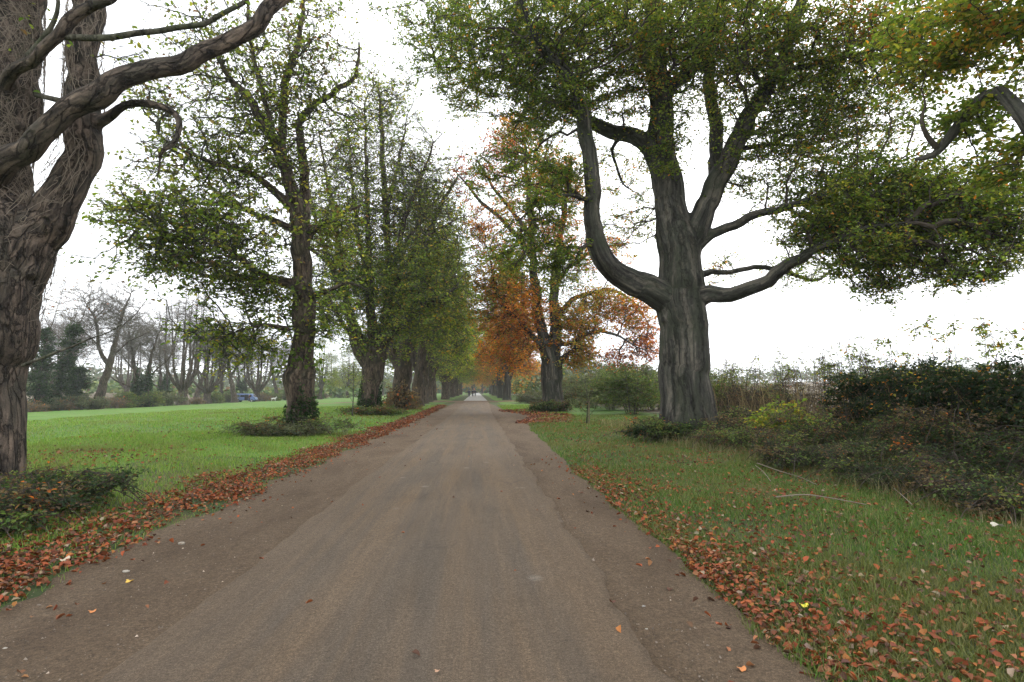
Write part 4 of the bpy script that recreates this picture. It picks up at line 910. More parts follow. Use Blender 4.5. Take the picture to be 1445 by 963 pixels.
shrub('bush', 'pale wiry bush left of the orange beech trunk by the road', 'bush', (W(752, 570, 66)[0], 66), (2.2, 1.8, 1.0), 'greybush', 700, .14, 2, None, tl=.5, rtip=.008, twr=.006)

# --- the hedge
def hedge(name, label, pts, hw, H, pal, n, leaf, leaves, twigs, tl, shoots, shoot_h, shoot_leaf, rtip=.004, dens=1.0, stemn=60, lo=.1, bark='twig_dark', shootpal='hedge'):
    pts = np.array(pts, float); mid = pts.mean(0); z = float(gz(mid[0], mid[1])); limbs = []; cl = []
    seg = np.linspace(0, 1, stemn)
    def at(t): return np.array([np.interp(t, np.linspace(0, 1, len(pts)), pts[:, 0]), np.interp(t, np.linspace(0, 1, len(pts)), pts[:, 1])])
    for t in seg:
        p = at(np.clip(t + rng.normal(0, .01), 0, 1)) + rng.normal(0, hw * .3, 2); g = float(gz(p[0], p[1])); h = H * rng.uniform(.6, 1.0)
        q = p + rng.normal(0, .14, 2); q2 = q + rng.normal(0, .16, 2)
        limbs.append([(p[0], p[1], g - .05, rng.uniform(.008, .018)), (q[0], q[1], g + h * .5, .009), (q2[0], q2[1], g + h, .005)])
    for t in rng.random(shoots):
        p = at(t) + rng.normal(0, hw * .3, 2); g = float(gz(p[0], p[1])); h = H + shoot_h * rng.uniform(.3, 1.0); q = p + rng.normal(0, .22, 2)
        limbs.append([(p[0], p[1], g + H * .4, .008), ((p[0] + q[0]) / 2 + rng.normal(0, .04), (p[1] + q[1]) / 2, g + (H + h) / 2, .005), (q[0], q[1], g + h, .003)])
        cl.append((np.array([q[0], q[1], g + (H + h) / 2 + .15]), (.10, .10, (h - H) * .5), 5, shootpal, shoot_leaf))
    K = int(stemn / 2.2)
    for k in range(K):
        p = at((k + .5) / K); g = float(gz(p[0], p[1]))
        for hh in (.25, .6, .88):
            cl.append((np.array([p[0] + rng.normal(0, hw * .25), p[1], g + H * hh * rng.uniform(.9, 1.06)]), (hw * .62, .7, H * .2), n // (3 * K), pal, dens))
    return build_tree(name, label, 'hedge', (mid[0], mid[1], z), [limbs[0]] + limbs[1:], cl, bark='limb', twig=bark, leaf=leaf, leaves=leaves, twigs=twigs, tl=tl, rtip=rtip, twr=.0028, sides=6, hexa=True, leafup=.5, step=.4, bf=.1)


hedge('hedge', 'dense dark bramble and ivy hedge at the right edge of the photo', [(9.3, 4.5), (9.5, 8), (10.1, 12), (10.7, 15.5)], 1.1, 1.95, 'hedge', 5200, .068, 4.2, 4, .22, 30, 1.2, .7, stemn=60, dens=1.3, shootpal='beechmix')
hedge('hedge', 'see-through bare-stemmed hedge with brown tops beside the far field', [(10.9, 14.6), (11.1, 18), (11.2, 22), (11.2, 26)], .55, 1.75, 'drybr', 1700, .06, 1.0, 5, .38, 70, 1.4, 1.3, stemn=230, dens=.55, shootpal='syc')
LM = None
shrub('sapling_shrub', 'low shrub with bright yellow-green leaves in front of the bare-stemmed hedge', 'shrub', (W(1110, 600, 15)[0], 15), (1.25, .8, .85), 'lime', 330, .11, 2.4, None, stems=8, tl=.3, hexa=True)

# --- bramble mounds and ground scrub
def bramble(label, loc, rad, n, pal='bramble', leaf=.055, leaves=4, group='bramble mounds', dens=1.0, twig='twig_dark'):
    z = float(gz(*loc)); canes = []; ex = []
    for k in range(16):
        a = rng.uniform(0, 6.28); q = rng.uniform(.8, 1.35); h = rad[2] * rng.uniform(.9, 2.1); dx, dy = math.cos(a) * rad[0], math.sin(a) * rad[1]
        canes.append([(loc[0] + dx * .1, loc[1] + dy * .1, z, .006), (loc[0] + dx * .5 * q, loc[1] + dy * .5 * q, z + h, .005), (loc[0] + dx * q, loc[1] + dy * q, z + h * .55, .0035), (loc[0] + dx * q * 1.2, loc[1] + dy * q * 1.2, z + .05, .002)])
        ex.append((np.array([loc[0] + dx * .75 * q, loc[1] + dy * .75 * q, z + h * .8]), (rad[0] * .3, rad[1] * .3, rad[2] * .3), 16, ['bush', 'drybr', pal][k % 3], .7))
    BR_CANES[:] = canes
    return shrub('bramble_patch', label, 'brambles', loc, rad, pal, n, leaf, leaves, group, stems=7, tl=.22, rtip=.003, hexa=True, up=1.2, dens=dens, twig=twig, extra=ex)
bramble('dark bramble mound at the foot of the huge left tree', (W(30, 730, 7.6)[0], 7.9), (1.0, .75, .24), 520)
bramble('small nettle and ivy clump in the lower left corner of the verge', (W(-30, 745, 6.6)[0], 6.6), (.6, .5, .22), 260)
bramble('dry grey-green bramble mound round the ivy-footed lumpy trunk', (W(412, 618, 20)[0], 20), (1.9, 1.0, .34), 700, 'greybush', .07, 3)
bramble('small leafy mound at the foot of the many-stemmed tree', (W(530, 586, 36.5)[0], 36.5), (2.0, 1.0, .3), 420, 'bush', .11, 3)
bramble('dark bramble skirt round the foot of the great beech', (W(962, 630, 17.6)[0], 17.4), (2.0, .8, .36), 900, 'bramble', .075, 4)
bramble('ivy tuft at the foot of the orange beech', (W(778, 585, 40)[0], 40), (1.6, .8, .4), 380, 'bramble', .12, 3)
bramble('bramble patch on the verge below the bare-stemmed hedge', (9.1, 13.4), (1.6, 1.8, .6), 1200, 'bramble', .06, 4)
bramble('bramble patch spilling from the dark hedge near the fallen stick', (9.0, 10.2), (1.3, 1.8, .62), 1400, 'bramble', .055, 4)
bramble('bramble patch spilling from the dark hedge at the right edge', (8.6, 7.4), (1.2, 1.6, .6), 1300, 'bramble', .05, 4)
bramble('bramble patch with pale grass between great beech and hedge', (8.9, 16.6), (1.3, 1.5, .5), 800, 'bush', .07, 3)

bramble('low dark tangle at the right edge just beyond the pale curled leaf', (6.7, 7.0), (.7, .9, .2), 420, 'bramble', .05, 3)
bramble('low dark tangle beside the short stick by the hedge foot', (6.7, 9.0), (.7, 1.0, .22), 420, 'bramble', .05, 3)
bramble('low dark tangle just beyond the longest pale stick', (6.6, 11.4), (.8, 1.1, .24), 420, 'bramble', .05, 3)
bramble('low tangle of nettles beyond the upper pale stick, nearest the great beech', (6.9, 15.4), (.9, 1.2, .28), 420, 'bush', .06, 2.5)
bramble('bramble tangle near the right edge of the photo above the pale curled leaf', (7.5, 8.3), (.8, 1.0, .3), 520, 'bramble', .05, 3)
bramble('bramble tangle between the long fallen stick and the hedge', (7.9, 10.6), (.9, 1.0, .32), 520, 'bramble', .055, 3)
bramble('thin bramble tangle behind the upper fallen stick', (7.3, 13.6), (.9, 1.0, .3), 420, 'bush', .06, 2.5)
bramble('bramble tangle right of the great beech, under the leafy bush', (W(1040, 612, 20)[0], 20), (1.3, 1.0, .5), 560, 'bramble', .07, 3)
# --- saplings
def sapling(label, loc, H, nl, pal, stake=False):
    x, y = loc; z = float(gz(x, y))
    limbs = [[(x, y, z - .05, .035), (x + .04, y, z + H * .5, .024), (x - .03, y, z + H, .008)]]
    for k in range(7):
        a = k * 2.4; h = z + H * (.15 + .1 * k); limbs.append([(x, y, h, .012), (x + .35 * math.cos(a), y + .35 * math.sin(a), h + .35, .008), (x + .6 * math.cos(a), y + .6 * math.sin(a), h + .8, .004)])
    cl = [(np.array([x, y, z + H * .65]), (.6, .6, H * .4), 80, pal, nl)]
    o = build_tree('sapling', label, 'sapling', (x, y, z), limbs, cl, bark='limb', twig='twig_dark', leaf=.11, leaves=1.5, twigs=2, tl=.3, rtip=.004, sides=6)
    if stake:
        m = MB(); m.box((.1, -.05, .55), (.055, .055, 1.15)); m.box((.05, -.02, 1.0), (.11, .03, .05)); m.build('stake', NT('weathered_wood').fin((.2, .16, .11)), o, .006)
    return o
sapling('thin young sapling left of the many-stemmed tree', (W(497, 590, 34)[0], 34), 3.4, .6, 'sycdark')
sapling('wispy staked sapling in the grass left of the great beech', (W(828, 603, 25.5)[0], 25.5), 2.0, 1.6, 'greybush', True)

# --- far woods
def far_wood(name, label, rows):
    P = []; cs = []
    for (x, y, r, h, pal, n) in rows:
        z = float(gz(x, y)); q = cloud_pts(np.array([x, y, z + h * .55]), np.array([r, r, h * .45]), n, 9); q[:, 2] = np.maximum(q[:, 2], z); P.append(q); cs.append(palcols(pal, n))
    P = np.concatenate(P); V, Fs, k = leaf_geo(P, 1.3 if name == 'distant_wood' else .5, .3, False, wid=.9)
    o = meshobj(name, V, Fs, M['litter'], col=np.repeat(np.concatenate(cs), k, 0)); tag(o, label, 'woodland', kind='stuff')
rows = []
for k in range(60):
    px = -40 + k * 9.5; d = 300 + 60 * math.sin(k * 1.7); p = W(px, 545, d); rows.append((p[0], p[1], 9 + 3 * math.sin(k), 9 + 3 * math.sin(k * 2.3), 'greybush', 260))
for k in range(34):
    px = 20 + k * 15; d = 175 + 12 * math.sin(k * 2.1); p = W(px, 550, d); rows.append((p[0], p[1], 4, 3.4, 'bush', 90))
far_wood('distant_wood', 'hazy belt of distant trees beyond the beige field on the left', rows)
rows = []
for k in range(54):
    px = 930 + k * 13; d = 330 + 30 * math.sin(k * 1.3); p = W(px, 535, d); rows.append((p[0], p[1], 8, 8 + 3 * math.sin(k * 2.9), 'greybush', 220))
far_wood('distant_wood', 'hazy belt of distant trees beyond the field behind the hedge', rows)
rows = []
for k in range(46):
    px = 600 + 5 * k; p = W(px, 548, 330); rows.append((p[0], p[1], 7, 17 + 4 * math.sin(k), 'bush', 420)); p = W(px + 2, 548, 305); rows.append((p[0], p[1], 6, 7 + 2 * math.sin(k * 2), ['bush', 'greybush', 'yellow'][k % 3], 420))
for k in range(26):
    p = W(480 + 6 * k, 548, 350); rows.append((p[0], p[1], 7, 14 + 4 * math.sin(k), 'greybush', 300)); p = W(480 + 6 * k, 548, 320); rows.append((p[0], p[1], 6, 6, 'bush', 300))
far_wood('distant_wood', 'hazy woodland behind the far end of the avenue', rows)
rows = []
for k in range(40):
    y = 84 + k * 5.2; rows.append((11.5 + 1.5 * math.sin(k * 1.7), y, 3.2, 4.5 + 1.5 * math.sin(k * 2.3), ['greybush', 'bush', 'bush', 'yellow'][k % 4], 420))
far_wood('scrub_belt', 'scrubby green belt behind the far trees on the right of the road', rows)

# ================================================================ GROUND COVER
def scatter(n, xr, yr, near=1.0):
    """points denser near the camera"""
    y = yr[0] * (yr[1] / yr[0]) ** (rng.random(n) ** near); x = rng.uniform(xr[0], xr[1], n); return x, y


def grass(name, label, sets):
    VV, FF, CC, n0 = [], [], [], 0
    for (n, xr, yr, h, w, cols, nearp) in sets:
        x, y = scatter(n, xr, yr, nearp)
        tuft = fn(x * 1.3, 1) * fn(y * 1.1, 2) * .25 + rng.normal(0, .35, n); keep = rng.random(n) < np.clip(.75 + tuft * .5, .15, 1)
        keep &= (x < wlx(y)) | (x > wrx(y)); x, y = x[keep], y[keep]
        P = np.stack([x, y, gz(x, y)], 1); m = inview(P, 60); P = P[m]; n = len(P)
        if n == 0: continue
        sc = 1 + np.clip((P[:, 1] - 10) / 14, 0, 3)
        hh = (h * rng.uniform(.4, 1.35, n) * (1 + .35 * np.sin(P[:, 0] * 2.2 + 1) * np.sin(P[:, 1] * 1.7)) * (1 + .12 * (sc - 1)))[:, None]; ww = (w * sc)[:, None] * rng.uniform(.7, 1.3, (n, 1))
        a = rng.uniform(0, 2 * PI, n); sd = np.stack([np.cos(a), np.sin(a), 0 * a], 1); lean = np.stack([-np.sin(a), np.cos(a), 0 * a], 1) * rng.uniform(.1, 1.1, (n, 1)) + rng.normal(0, .2, (n, 3)) * [1, 1, 0]
        P[:, 2] -= .01; up = np.array([0, 0, 1.])
        mid = P + hh * (.55 * up + lean * .22); tip = P + hh * (.9 * up + lean * .75)
        V = np.stack([P - sd * ww / 2, P + sd * ww / 2, mid + sd * ww * .4, mid - sd * ww * .4, tip + sd * ww * .08, tip - sd * ww * .08], 1).reshape(-1, 3)
        b = np.arange(n)[:, None] * 6; f = np.concatenate([b + [0, 1, 2, 3], b + [3, 2, 4, 5]], 1).reshape(-1, 4)
        cc = np.array([c for c in cols])[rng.integers(0, len(cols), n)] * rng.uniform(.7, 1.3, (n, 1))
        pt = np.clip(.5 * fn(P[:, 0] * .55 + .3 * P[:, 1], 2) * fn(P[:, 1] * .33, 4) + .25 * fn(P[:, 0] * 1.9, 7) * fn(P[:, 1] * 1.4, 3), 0, 1)[:, None] * .7
        cc = cc * (1 - pt) + np.array([.16, .15, .05]) * pt * rng.uniform(.6, 1.3, (n, 1))
        VV.append(V); FF.append(f + n0); n0 += len(V); CC.append(np.repeat(cc, 2, 0))
    o = meshobj(name, np.concatenate(VV), np.concatenate(FF), M['blade'], col=np.concatenate(CC)); tag(o, label, 'grass', kind='stuff')


def wlx(y): return -3.45 - .0 * y + .10 * fn(y * 1.7, 1) + .35 * np.clip((y - 5) / 20, 0, 1)
def wrx(y): return 1.86 + .045 * fn(y * 1.9, 4) + .25 * np.clip((y - 10) / 10, 0, 1) + 1.9 * np.exp(-((y - 35) / 6.5) ** 2)
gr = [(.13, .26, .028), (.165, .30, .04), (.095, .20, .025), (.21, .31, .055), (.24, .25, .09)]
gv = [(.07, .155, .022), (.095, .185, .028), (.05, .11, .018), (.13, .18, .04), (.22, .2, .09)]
grass('grass', 'bright meadow grass left of the leaf-strewn road edge', [(150000, (-14, -4.3), (4.2, 22), .085, .007, gr, .9), (90000, (-30, -4.0), (16, 60), .085, .009, gr, .9), (5000, (-4.5, -3.4), (3, 16), .06, .006, gr, .9)])
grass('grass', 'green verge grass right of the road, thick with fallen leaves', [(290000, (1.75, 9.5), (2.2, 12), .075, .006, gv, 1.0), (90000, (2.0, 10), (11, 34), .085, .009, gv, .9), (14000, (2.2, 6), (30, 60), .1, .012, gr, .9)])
dry = [(.22, .18, .09), (.16, .14, .06), (.08, .11, .035), (.06, .10, .03), (.32, .27, .16)]
def drygrass():
    grass('dry_grass', 'tall pale dry grass tangled in front of the hedge', [(11000, (7.0, 9.8), (5, 22), .45, .005, dry, .9), (5000, (5.4, 8), (14, 26), .28, .006, dry, .9), (9000, (5.8, 8.4), (5.5, 16), .26, .005, dry, .9), (2600, (6.8, 8.2), (10.5, 13.5), .3, .005, dry, .9), (1800, (6.9, 7.9), (6, 7.6), .26, .005, dry, .9)])
drygrass()
grass('dry_stalks', 'tall tan dead stalks standing along the bare-stemmed hedge', [(1500, (9.9, 11.8), (9.5, 26), 1.75, .009, [(.2, .15, .09), (.14, .1, .065), (.26, .2, .13)], .9), (500, (8.9, 10.2), (10, 20), 1.1, .007, [(.2, .15, .09), (.26, .21, .13)], .9)])


def litter(name, label, sets, pal='litter', size=.075):
    PP, SS, pals = [], [], []
    for (n, fx, yr, s, nearp) in sets:
        y = yr[0] * (yr[1] / yr[0]) ** (rng.random(n) ** nearp); x = fx(y, n); kp = rng.random(n) < np.clip(.62 + .3 * fn(x * 2.1, 3) * fn(y * 1.5, 1), .12, 1); x, y = x[kp], y[kp]; n = len(x); z = gz(x, y) + rng.uniform(.01, .065, n)
        onroad = (x > -2.05) & (x < 1.02); z = np.where(onroad, .085, z)
        P = np.stack([x, y, z], 1); m = inview(P, 50); P = P[m]; PP.append(P); SS.append(np.full(len(P), s) * (1 + np.clip((P[:, 1] - 14) / 25, 0, 1.2)))
    P = np.concatenate(PP); S = np.concatenate(SS); V, Fs, k = leaf_geo(P, S, 1.3, True, wid=.72, curl=.2)
    o = meshobj(name, V, Fs, M['litter'], col=np.repeat(palcols(pal, len(P)), k, 0)); tag(o, label, 'fallen leaves', kind='stuff')


def lstrip(y, n):
    return wlx(y) - np.abs(rng.normal(0, 1, n)) ** 1.0 * (.55 * np.clip(1.25 - y / 40, .35, 1)) - .25 + rng.uniform(-.2, .3, n)
litter('fallen_leaves', 'band of rusty fallen leaves along the left road edge', [
    (21000, lambda y, n: wlx(y) - rng.beta(1.6, 1.9, n) * 1.55 * np.clip(1.12 - y / 60, .5, 1) - .02 + .12 * np.sin(y * 2.3), (3.4, 60), .056, .75), (3500, lstrip, (3.4, 40), .05, .8),
    (260, lambda y, n: wlx(y) + rng.exponential(.35, n), (3, 30), .05, .8), (1600, lambda y, n: rng.uniform(-14, -4.6, n), (5, 40), .06, .7), (900, lambda y, n: rng.normal(-9.5, 1.4, n), (11, 16), .07, .7)])
def rpatch(y, n):
    return wrx(y) + .05 + rng.exponential(.55, n)
litter('fallen_leaves', 'orange fallen leaves strewn over the right verge', [
    (7000, rpatch, (2.2, 12), .05, .95), (11000, lambda y, n: rng.uniform(2.1, 8.6, n), (2.3, 14), .048, .9), (1300, lambda y, n: 2.2 + rng.random(n) ** 1.5 * 4, (2.2, 5.5), .053, .9), (3000, lambda y, n: rng.uniform(2.3, 8, n), (12, 30), .06, .8),
    (170, lambda y, n: wrx(y) - rng.exponential(.25, n), (2.4, 14), .055, .8), (6500, lambda y, n: wrx(y) - .9 + rng.beta(2, 2, n) * 2.9, (27, 45), .08, 1.0), (30, lambda y, n: rng.uniform(-2, 1, n), (3, 30), .05, .8)])

# gravel on the shoulders
def gravel():
    n = 5000; y = 2.2 * (30 / 2.2) ** rng.random(n); side = rng.random(n) < .45
    x = np.where(side, rng.uniform(1.05, 2.1, n), rng.uniform(-3.5, -2.05, n)); P = np.stack([x, y, gz(x, y) + .012], 1); r = rng.gamma(2, .0016, n)[:, None] + .0015
    o = np.array([[1, 0, 0], [-.5, .87, 0], [-.5, -.87, 0], [0, 0, .9]]); o2 = o[None] + rng.normal(0, .25, (n, 4, 3))
    V = (P[:, None] + o2 * r[:, None]).reshape(-1, 3); b = np.arange(n)[:, None] * 4
    f = np.concatenate([b + [0, 1, 3], b + [1, 2, 3], b + [2, 0, 3]], 1).reshape(-1, 3); c = np.array([.18, .145, .115]) * rng.uniform(.4, 1.5, (n, 1)) * np.where(rng.random((n, 1)) < .05, 2.2, 1)
    ob = meshobj('gravel', V, f, M['litter'], col=np.repeat(c, 3, 0)); tag(ob, 'loose grit on the dirt either side of the tarmac', 'gravel', kind='stuff')
gravel()

# single stones and remarkable leaves
def stone(label, px, py, s, col, kind='stone'):
    d = F * 1.57 / (py - 551); p = W(px, py, d); m = MB(); n = 9; rs = np.random.default_rng(int(px))
    v = []; 
    for k, (zz, rr) in enumerate(((0, .8), (.3, 1), (.65, .75))):
        for i in range(n): a = 2 * PI * i / n; q = rr * (1 + rs.normal(0, .12)); v.append((s * q * math.cos(a), s * .75 * q * math.sin(a), s * (zz + rs.normal(0, .05))))
    v.append((0, 0, s * .78)); f = [(k * n + i, k * n + (i + 1) % n, (k + 1) * n + (i + 1) % n, (k + 1) * n + i) for k in (0, 1) for i in range(n)] + [(2 * n + i, 2 * n + (i + 1) % n, 3 * n) for i in range(n)]
    m.add(v, f); t = NT('stone_surface'); nn = t.noise(t.coord(), 40, 4, .7); t.fin(t.ramp(nn, [(.3, tuple(c * .7 for c in col)), (.7, col)]))
    o = m.build('stone', t.m, smooth=False); x, y = p[0], p[1]; o.location = (x, y, float(gz(x, y)) + .004); tag(o, label, 'stone'); return o
stone('pale stone at the inner rim of the left leaf band', 257, 752, .035, (.32, .28, .22)); stone('small white stone on the dirt below the left leaf band', 179, 786, .028, (.38, .34, .28))
stone('tiny white stone on the left dirt near the bottom left corner', 10, 878, .016, (.4, .37, .31)); stone('small white stone on the right dirt shoulder', 912, 875, .013, (.4, .37, .31)); stone('small grey stone on the right dirt shoulder above the white one', 908, 845, .016, (.35, .33, .3))
def bigleaf(label, px, py, s, col, lift=.03, rz=0):
    d = F * 1.58 / (py - 551); p = W(px, py, d); x, y = p[0], p[1]
    pts = []; n = 20
    for i in range(n):
        a = 2 * PI * i / n; r = s * (.6 + .28 * abs(math.cos(2.5 * a)) + .05 * math.sin(7 * a)); pts.append((r * math.cos(a), r * math.sin(a) * .85, .25 * s * math.cos(2 * a + 1) + .1 * s))
    v = [(0, 0, 0)] + pts; f = [(0, 1 + i, 1 + (i + 1) % n) for i in range(n)]; m = MB(); m.add(v, f); o = m.build('fallen_leaf', NT('single_leaf').fin(col, .7)); so = o.modifiers.new('s', 'SOLIDIFY'); so.thickness = .0015
    o.location = (x, y, float(gz(x, y)) + lift); o.rotation_euler = (0, 0, rz); tag(o, label, 'leaf')
bigleaf('bright yellow leaf lying in the right verge grass', 1134, 858, .045, (.62, .55, .06), .05, .4); bigleaf('green leaf lying next to the bright yellow leaf', 1114, 853, .05, (.12, .2, .07), .045, 1)
bigleaf('big pale curled leaf on the dark verge at far right', 1409, 767, .07, (.42, .39, .31), .09, 2); bigleaf('big pale leaf on the left leaf band', 90, 778, .07, (.45, .38, .28), .05, 1.5)
bigleaf('yellow leaf alone on the left dirt', 184, 801, .035, (.6, .38, .08), .02, .3); bigleaf('orange leaf alone on the left dirt', 132, 838, .032, (.5, .2, .07), .02, 1.1); bigleaf('orange leaf alone on the right dirt near the bottom', 1046, 935, .035, (.5, .2, .07), .02, .6); bigleaf('small brown leaf on the tarmac near the bottom', 617, 939, .018, (.4, .24, .15), .075, .2)
# fallen sticks
def stick(label, pts, r):
    P = []
    for (px, py) in pts:
        d = F * (1.6 - .12) / (py - 551); q = W(px, py, d); P.append((q[0], q[1], float(gz(q[0], q[1])) + .10, r * (.75 - .5 * len(P) / len(pts))))
    P = catmull(P, .1); v, f, t = sweep(P, 6, 0); b = P[0, :3].copy(); o = meshobj('fallen_stick', v - b, [f, t], M['creeper'], smooth=True); o.location = tuple(b); tag(o, label, 'stick', 'fallen sticks in the rough grass')
stick('long pale stick lying across the verge, the lowest one', [(1095, 706), (1135, 706), (1175, 713), (1222, 723)], .012); stick('pale stick higher up beside the brambles', [(1068, 655), (1098, 665), (1125, 673), (1152, 687)], .012)
stick('short pale stick poking out left of the others', [(1066, 658), (1078, 668), (1088, 684)], .009); stick('short pale stick by the dark hedge foot', [(1262, 692), (1275, 706), (1288, 722)], .011)

# ================================================================ VAN, DOG, PEOPLE
def paint(name, col, rough=.35, metal=0, spec=.5):
    t = NT(name); t.b.inputs['Metallic'].default_value = metal; t.b.inputs['Specular IOR Level'].default_value = spec
    n = t.noise(t.coord(), 3, 4); return t.fin(t.mix(.25, col, t.ramp(n, [(.3, tuple(c * .8 for c in col)), (.7, col)])), rough)
def van():
    d = 134; p = W(347, 569, d); x, y = p[0], p[1]; z = float(gz(x, y)); r = empty('van', (x, y, z), 'blue van parked side-on with dark open door under bare trees', 'van', rz=.06)
    blue = paint('blue_paint', (.13, .2, .42)); pale = paint('roof_paint', (.3, .38, .6)); dk = paint('glass_and_doorway_shade', (.015, .018, .022), .1); rub = paint('rubber', (.02, .02, .02), .8); gr_ = paint('bumper_plastic', (.06, .06, .07), .6)
    prof = [(-2.28, .45), (2.2, .42), (2.3, .62), (2.27, .98), (2.05, 1.1), (1.5, 1.78), (1.3, 1.86), (-2.1, 1.9), (-2.25, 1.78), (-2.3, 1.0)]
    W2 = .88; m = MB(); n = len(prof); v = [(a, -W2 * (1 if h < 1.2 else .9), h) for a, h in prof] + [(a, W2 * (1 if h < 1.2 else .9), h) for a, h in prof]
    m.add(v, [tuple(range(n)), tuple(range(n, 2 * n))[::-1]] + [(i, n + i, n + (i + 1) % n, (i + 1) % n) for i in range(n)]); m.build('body', blue, r, .05)
    m = MB(); m.box((-.4, 0, 1.915), (3.4, 1.45, .05)); m.build('roof', pale, r, .02)
    for xs, w in ((-1.62, .95), (1.1, .62)):
        m = MB(); m.box((xs, -.84, 1.42), (w, .06, .46)); m.build('window', dk, r, .02)
    m = MB(); m.box((-.55, -.84, 1.42), (.9, .06, .46)); m.build('window', dk, r, .02)
    m = MB(); m.box((.32, -.875, 1.1), (.78, .05, 1.25)); m.build('doorway_shade_panel', dk, r, .02)  # solid dark slab: shade inside the open door, put into its colour
    m = MB(); m.add([(2.04, -.75, 1.14), (2.04, .75, 1.14), (1.56, .72, 1.74), (1.56, -.72, 1.74)], [(0, 1, 2, 3)]); o = m.build('windscreen', dk, r); o.location.x = .03
    for xs in (-1.45, 1.5):
        for s in (-1, 1):
            m = MB(); m.cyl((xs, s * .8, .33), 1, .33, .22, 24); w = m.build('wheel', rub, r, .02); m = MB(); m.cyl((xs, s * .92, .33), 1, .19, .02, 16); m.build('rim', paint('rim_metal', (.4, .4, .42), .4), w)
    for xs, nm in ((2.32, 'bumper'), (-2.32, 'bumper')):
        m = MB(); m.box((xs, 0, .5), (.12, 1.7, .2)); m.build(nm, gr_, r, .03)
    for s in (-.65, .65):
        m = MB(); m.box((2.27, s, .85), (.06, .3, .2)); m.build('headlight', paint('lamp_glass', (.6, .6, .58), .2), r, .02)
        m = MB(); m.box((-2.3, s * 1.15, 1.1), (.05, .14, .4)); m.build('tail_light', paint('red_lens', (.35, .03, .02), .3), r, .02)
van()


def skin(name, pts, edges, mat, parent=None, sub=2):
    me = bpy.data.meshes.new(name); me.from_pydata([p[:3] for p in pts], edges, []); me.materials.append(mat)
    o = bpy.data.objects.new(name, me); C.objects.link(o)
    if parent: o.parent = parent
    o.modifiers.new('s', 'SKIN')
    for i, p in enumerate(pts):
        sv = me.skin_vertices[0].data[i]; sv.radius = (p[3], p[4] if len(p) > 4 else p[3]); sv.use_root = i == 0
    m = o.modifiers.new('u', 'SUBSURF'); m.levels = m.render_levels = sub; return o


def person(loc, rz, label, coat, trousers, hair, group, stride=.25, H=1.72, hatcol=None):
    r = empty('person', loc, label, 'person', group, rz); s = H / 1.72
    # facing +y : body (clothed figure in one skin)
    body = [(0, 0, .95, .13, .10), (0, 0, 1.12, .13, .10), (0, 0, 1.3, .16, .11), (0, 0, 1.42, .10, .08), (0, .01, 1.5, .05), (0, .02, 1.58, .08, .09), (0, .02, 1.67, .075, .085),
            (.19, 0, 1.38, .055), (.24, -.04, 1.12, .045), (.23, .08, .92, .035), (.23, .12, .84, .03, .02), (-.19, 0, 1.38, .055), (-.24, .04, 1.12, .045), (-.23, .16, .94, .035), (-.23, .2, .87, .03, .02),
            (.09, 0, .88, .095), (.09, stride * .6, .5, .065), (.09, stride * .5, .1, .045), (.09, stride * .5 + .14, .04, .035), (-.09, 0, .88, .095), (-.09, -stride * .3, .5, .065), (-.09, -stride, .12, .045), (-.09, -stride + .13, .05, .035)]
    e = [(0, 1), (1, 2), (2, 3), (3, 4), (4, 5), (5, 6), (2, 7), (7, 8), (8, 9), (9, 10), (2, 11), (11, 12), (12, 13), (13, 14), (0, 15), (15, 16), (16, 17), (17, 18), (0, 19), (19, 20), (20, 21), (21, 22)]
    sk = paint('skin_tone', (.45, .28, .2), .6); sc = lambda P: [(p[0] * s, p[1] * s, p[2] * s) + tuple(q * s for q in p[3:]) for p in P]
    skin('body', sc(body), e, sk, r)
    cm = paint('coat_cloth', coat, .85); tm = paint('trouser_cloth', trousers, .85)
    ct = [(0, 0, .88, .175, .135), (0, 0, 1.05, .165, .13), (0, 0, 1.3, .185, .13), (0, 0, 1.43, .12, .1), (.2, 0, 1.38, .07), (.25, -.04, 1.12, .06), (.235, .08, .95, .05), (-.2, 0, 1.38, .07), (-.25, .04, 1.12, .06), (-.235, .15, .97, .05)]
    skin('coat', sc(ct), [(0, 1), (1, 2), (2, 3), (2, 4), (4, 5), (5, 6), (2, 7), (7, 8), (8, 9)], cm, r)
    tr = [(0, 0, .93, .15, .12), (.09, 0, .86, .115), (.09, stride * .6, .5, .085), (.09, stride * .5, .13, .06), (-.09, 0, .86, .115), (-.09, -stride * .3, .5, .085), (-.09, -stride, .15, .06)]
    skin('trousers', sc(tr), [(0, 1), (1, 2), (2, 3), (0, 4), (4, 5), (5, 6)], tm, r)
    skin('hair', sc([(0, -.02, 1.6, .08, .09), (0, -.01, 1.7, .09, .10)]), [(0, 1)], paint('hair_colour', hatcol or hair, .8), r, 2)
    return r
WG = 'walkers on the far road'
for px, d, H, lb, coat, tro, hr, ht in [(662, 133, 1.7, 'leftmost distant walker in a dark navy coat with pale hair', (.03, .03, .07), (.03, .03, .05), (.5, .48, .45), None), (667, 139, 1.75, 'distant walker all in black, middle of the three', (.012, .012, .014), (.015, .015, .018), (.03, .02, .015), None), (670.6, 142, 1.8, 'rightmost distant walker in black coat and grey trousers', (.02, .02, .024), (.16, .16, .17), (.02, .02, .02), None)]:
    x = W(px, 560, d)[0]; person((x, d, .02), PI if d < 140 else 0, lb, coat, tro, hr, WG, .25, H)
p = W(351.5, 569, 131.5); person((p[0], p[1], float(gz(p[0], p[1]))), PI * .9, 'person in black and red standing at the open door of the blue van', (.06, .02, .025), (.012, .012, .012), (.5, .45, .38), None, .05)
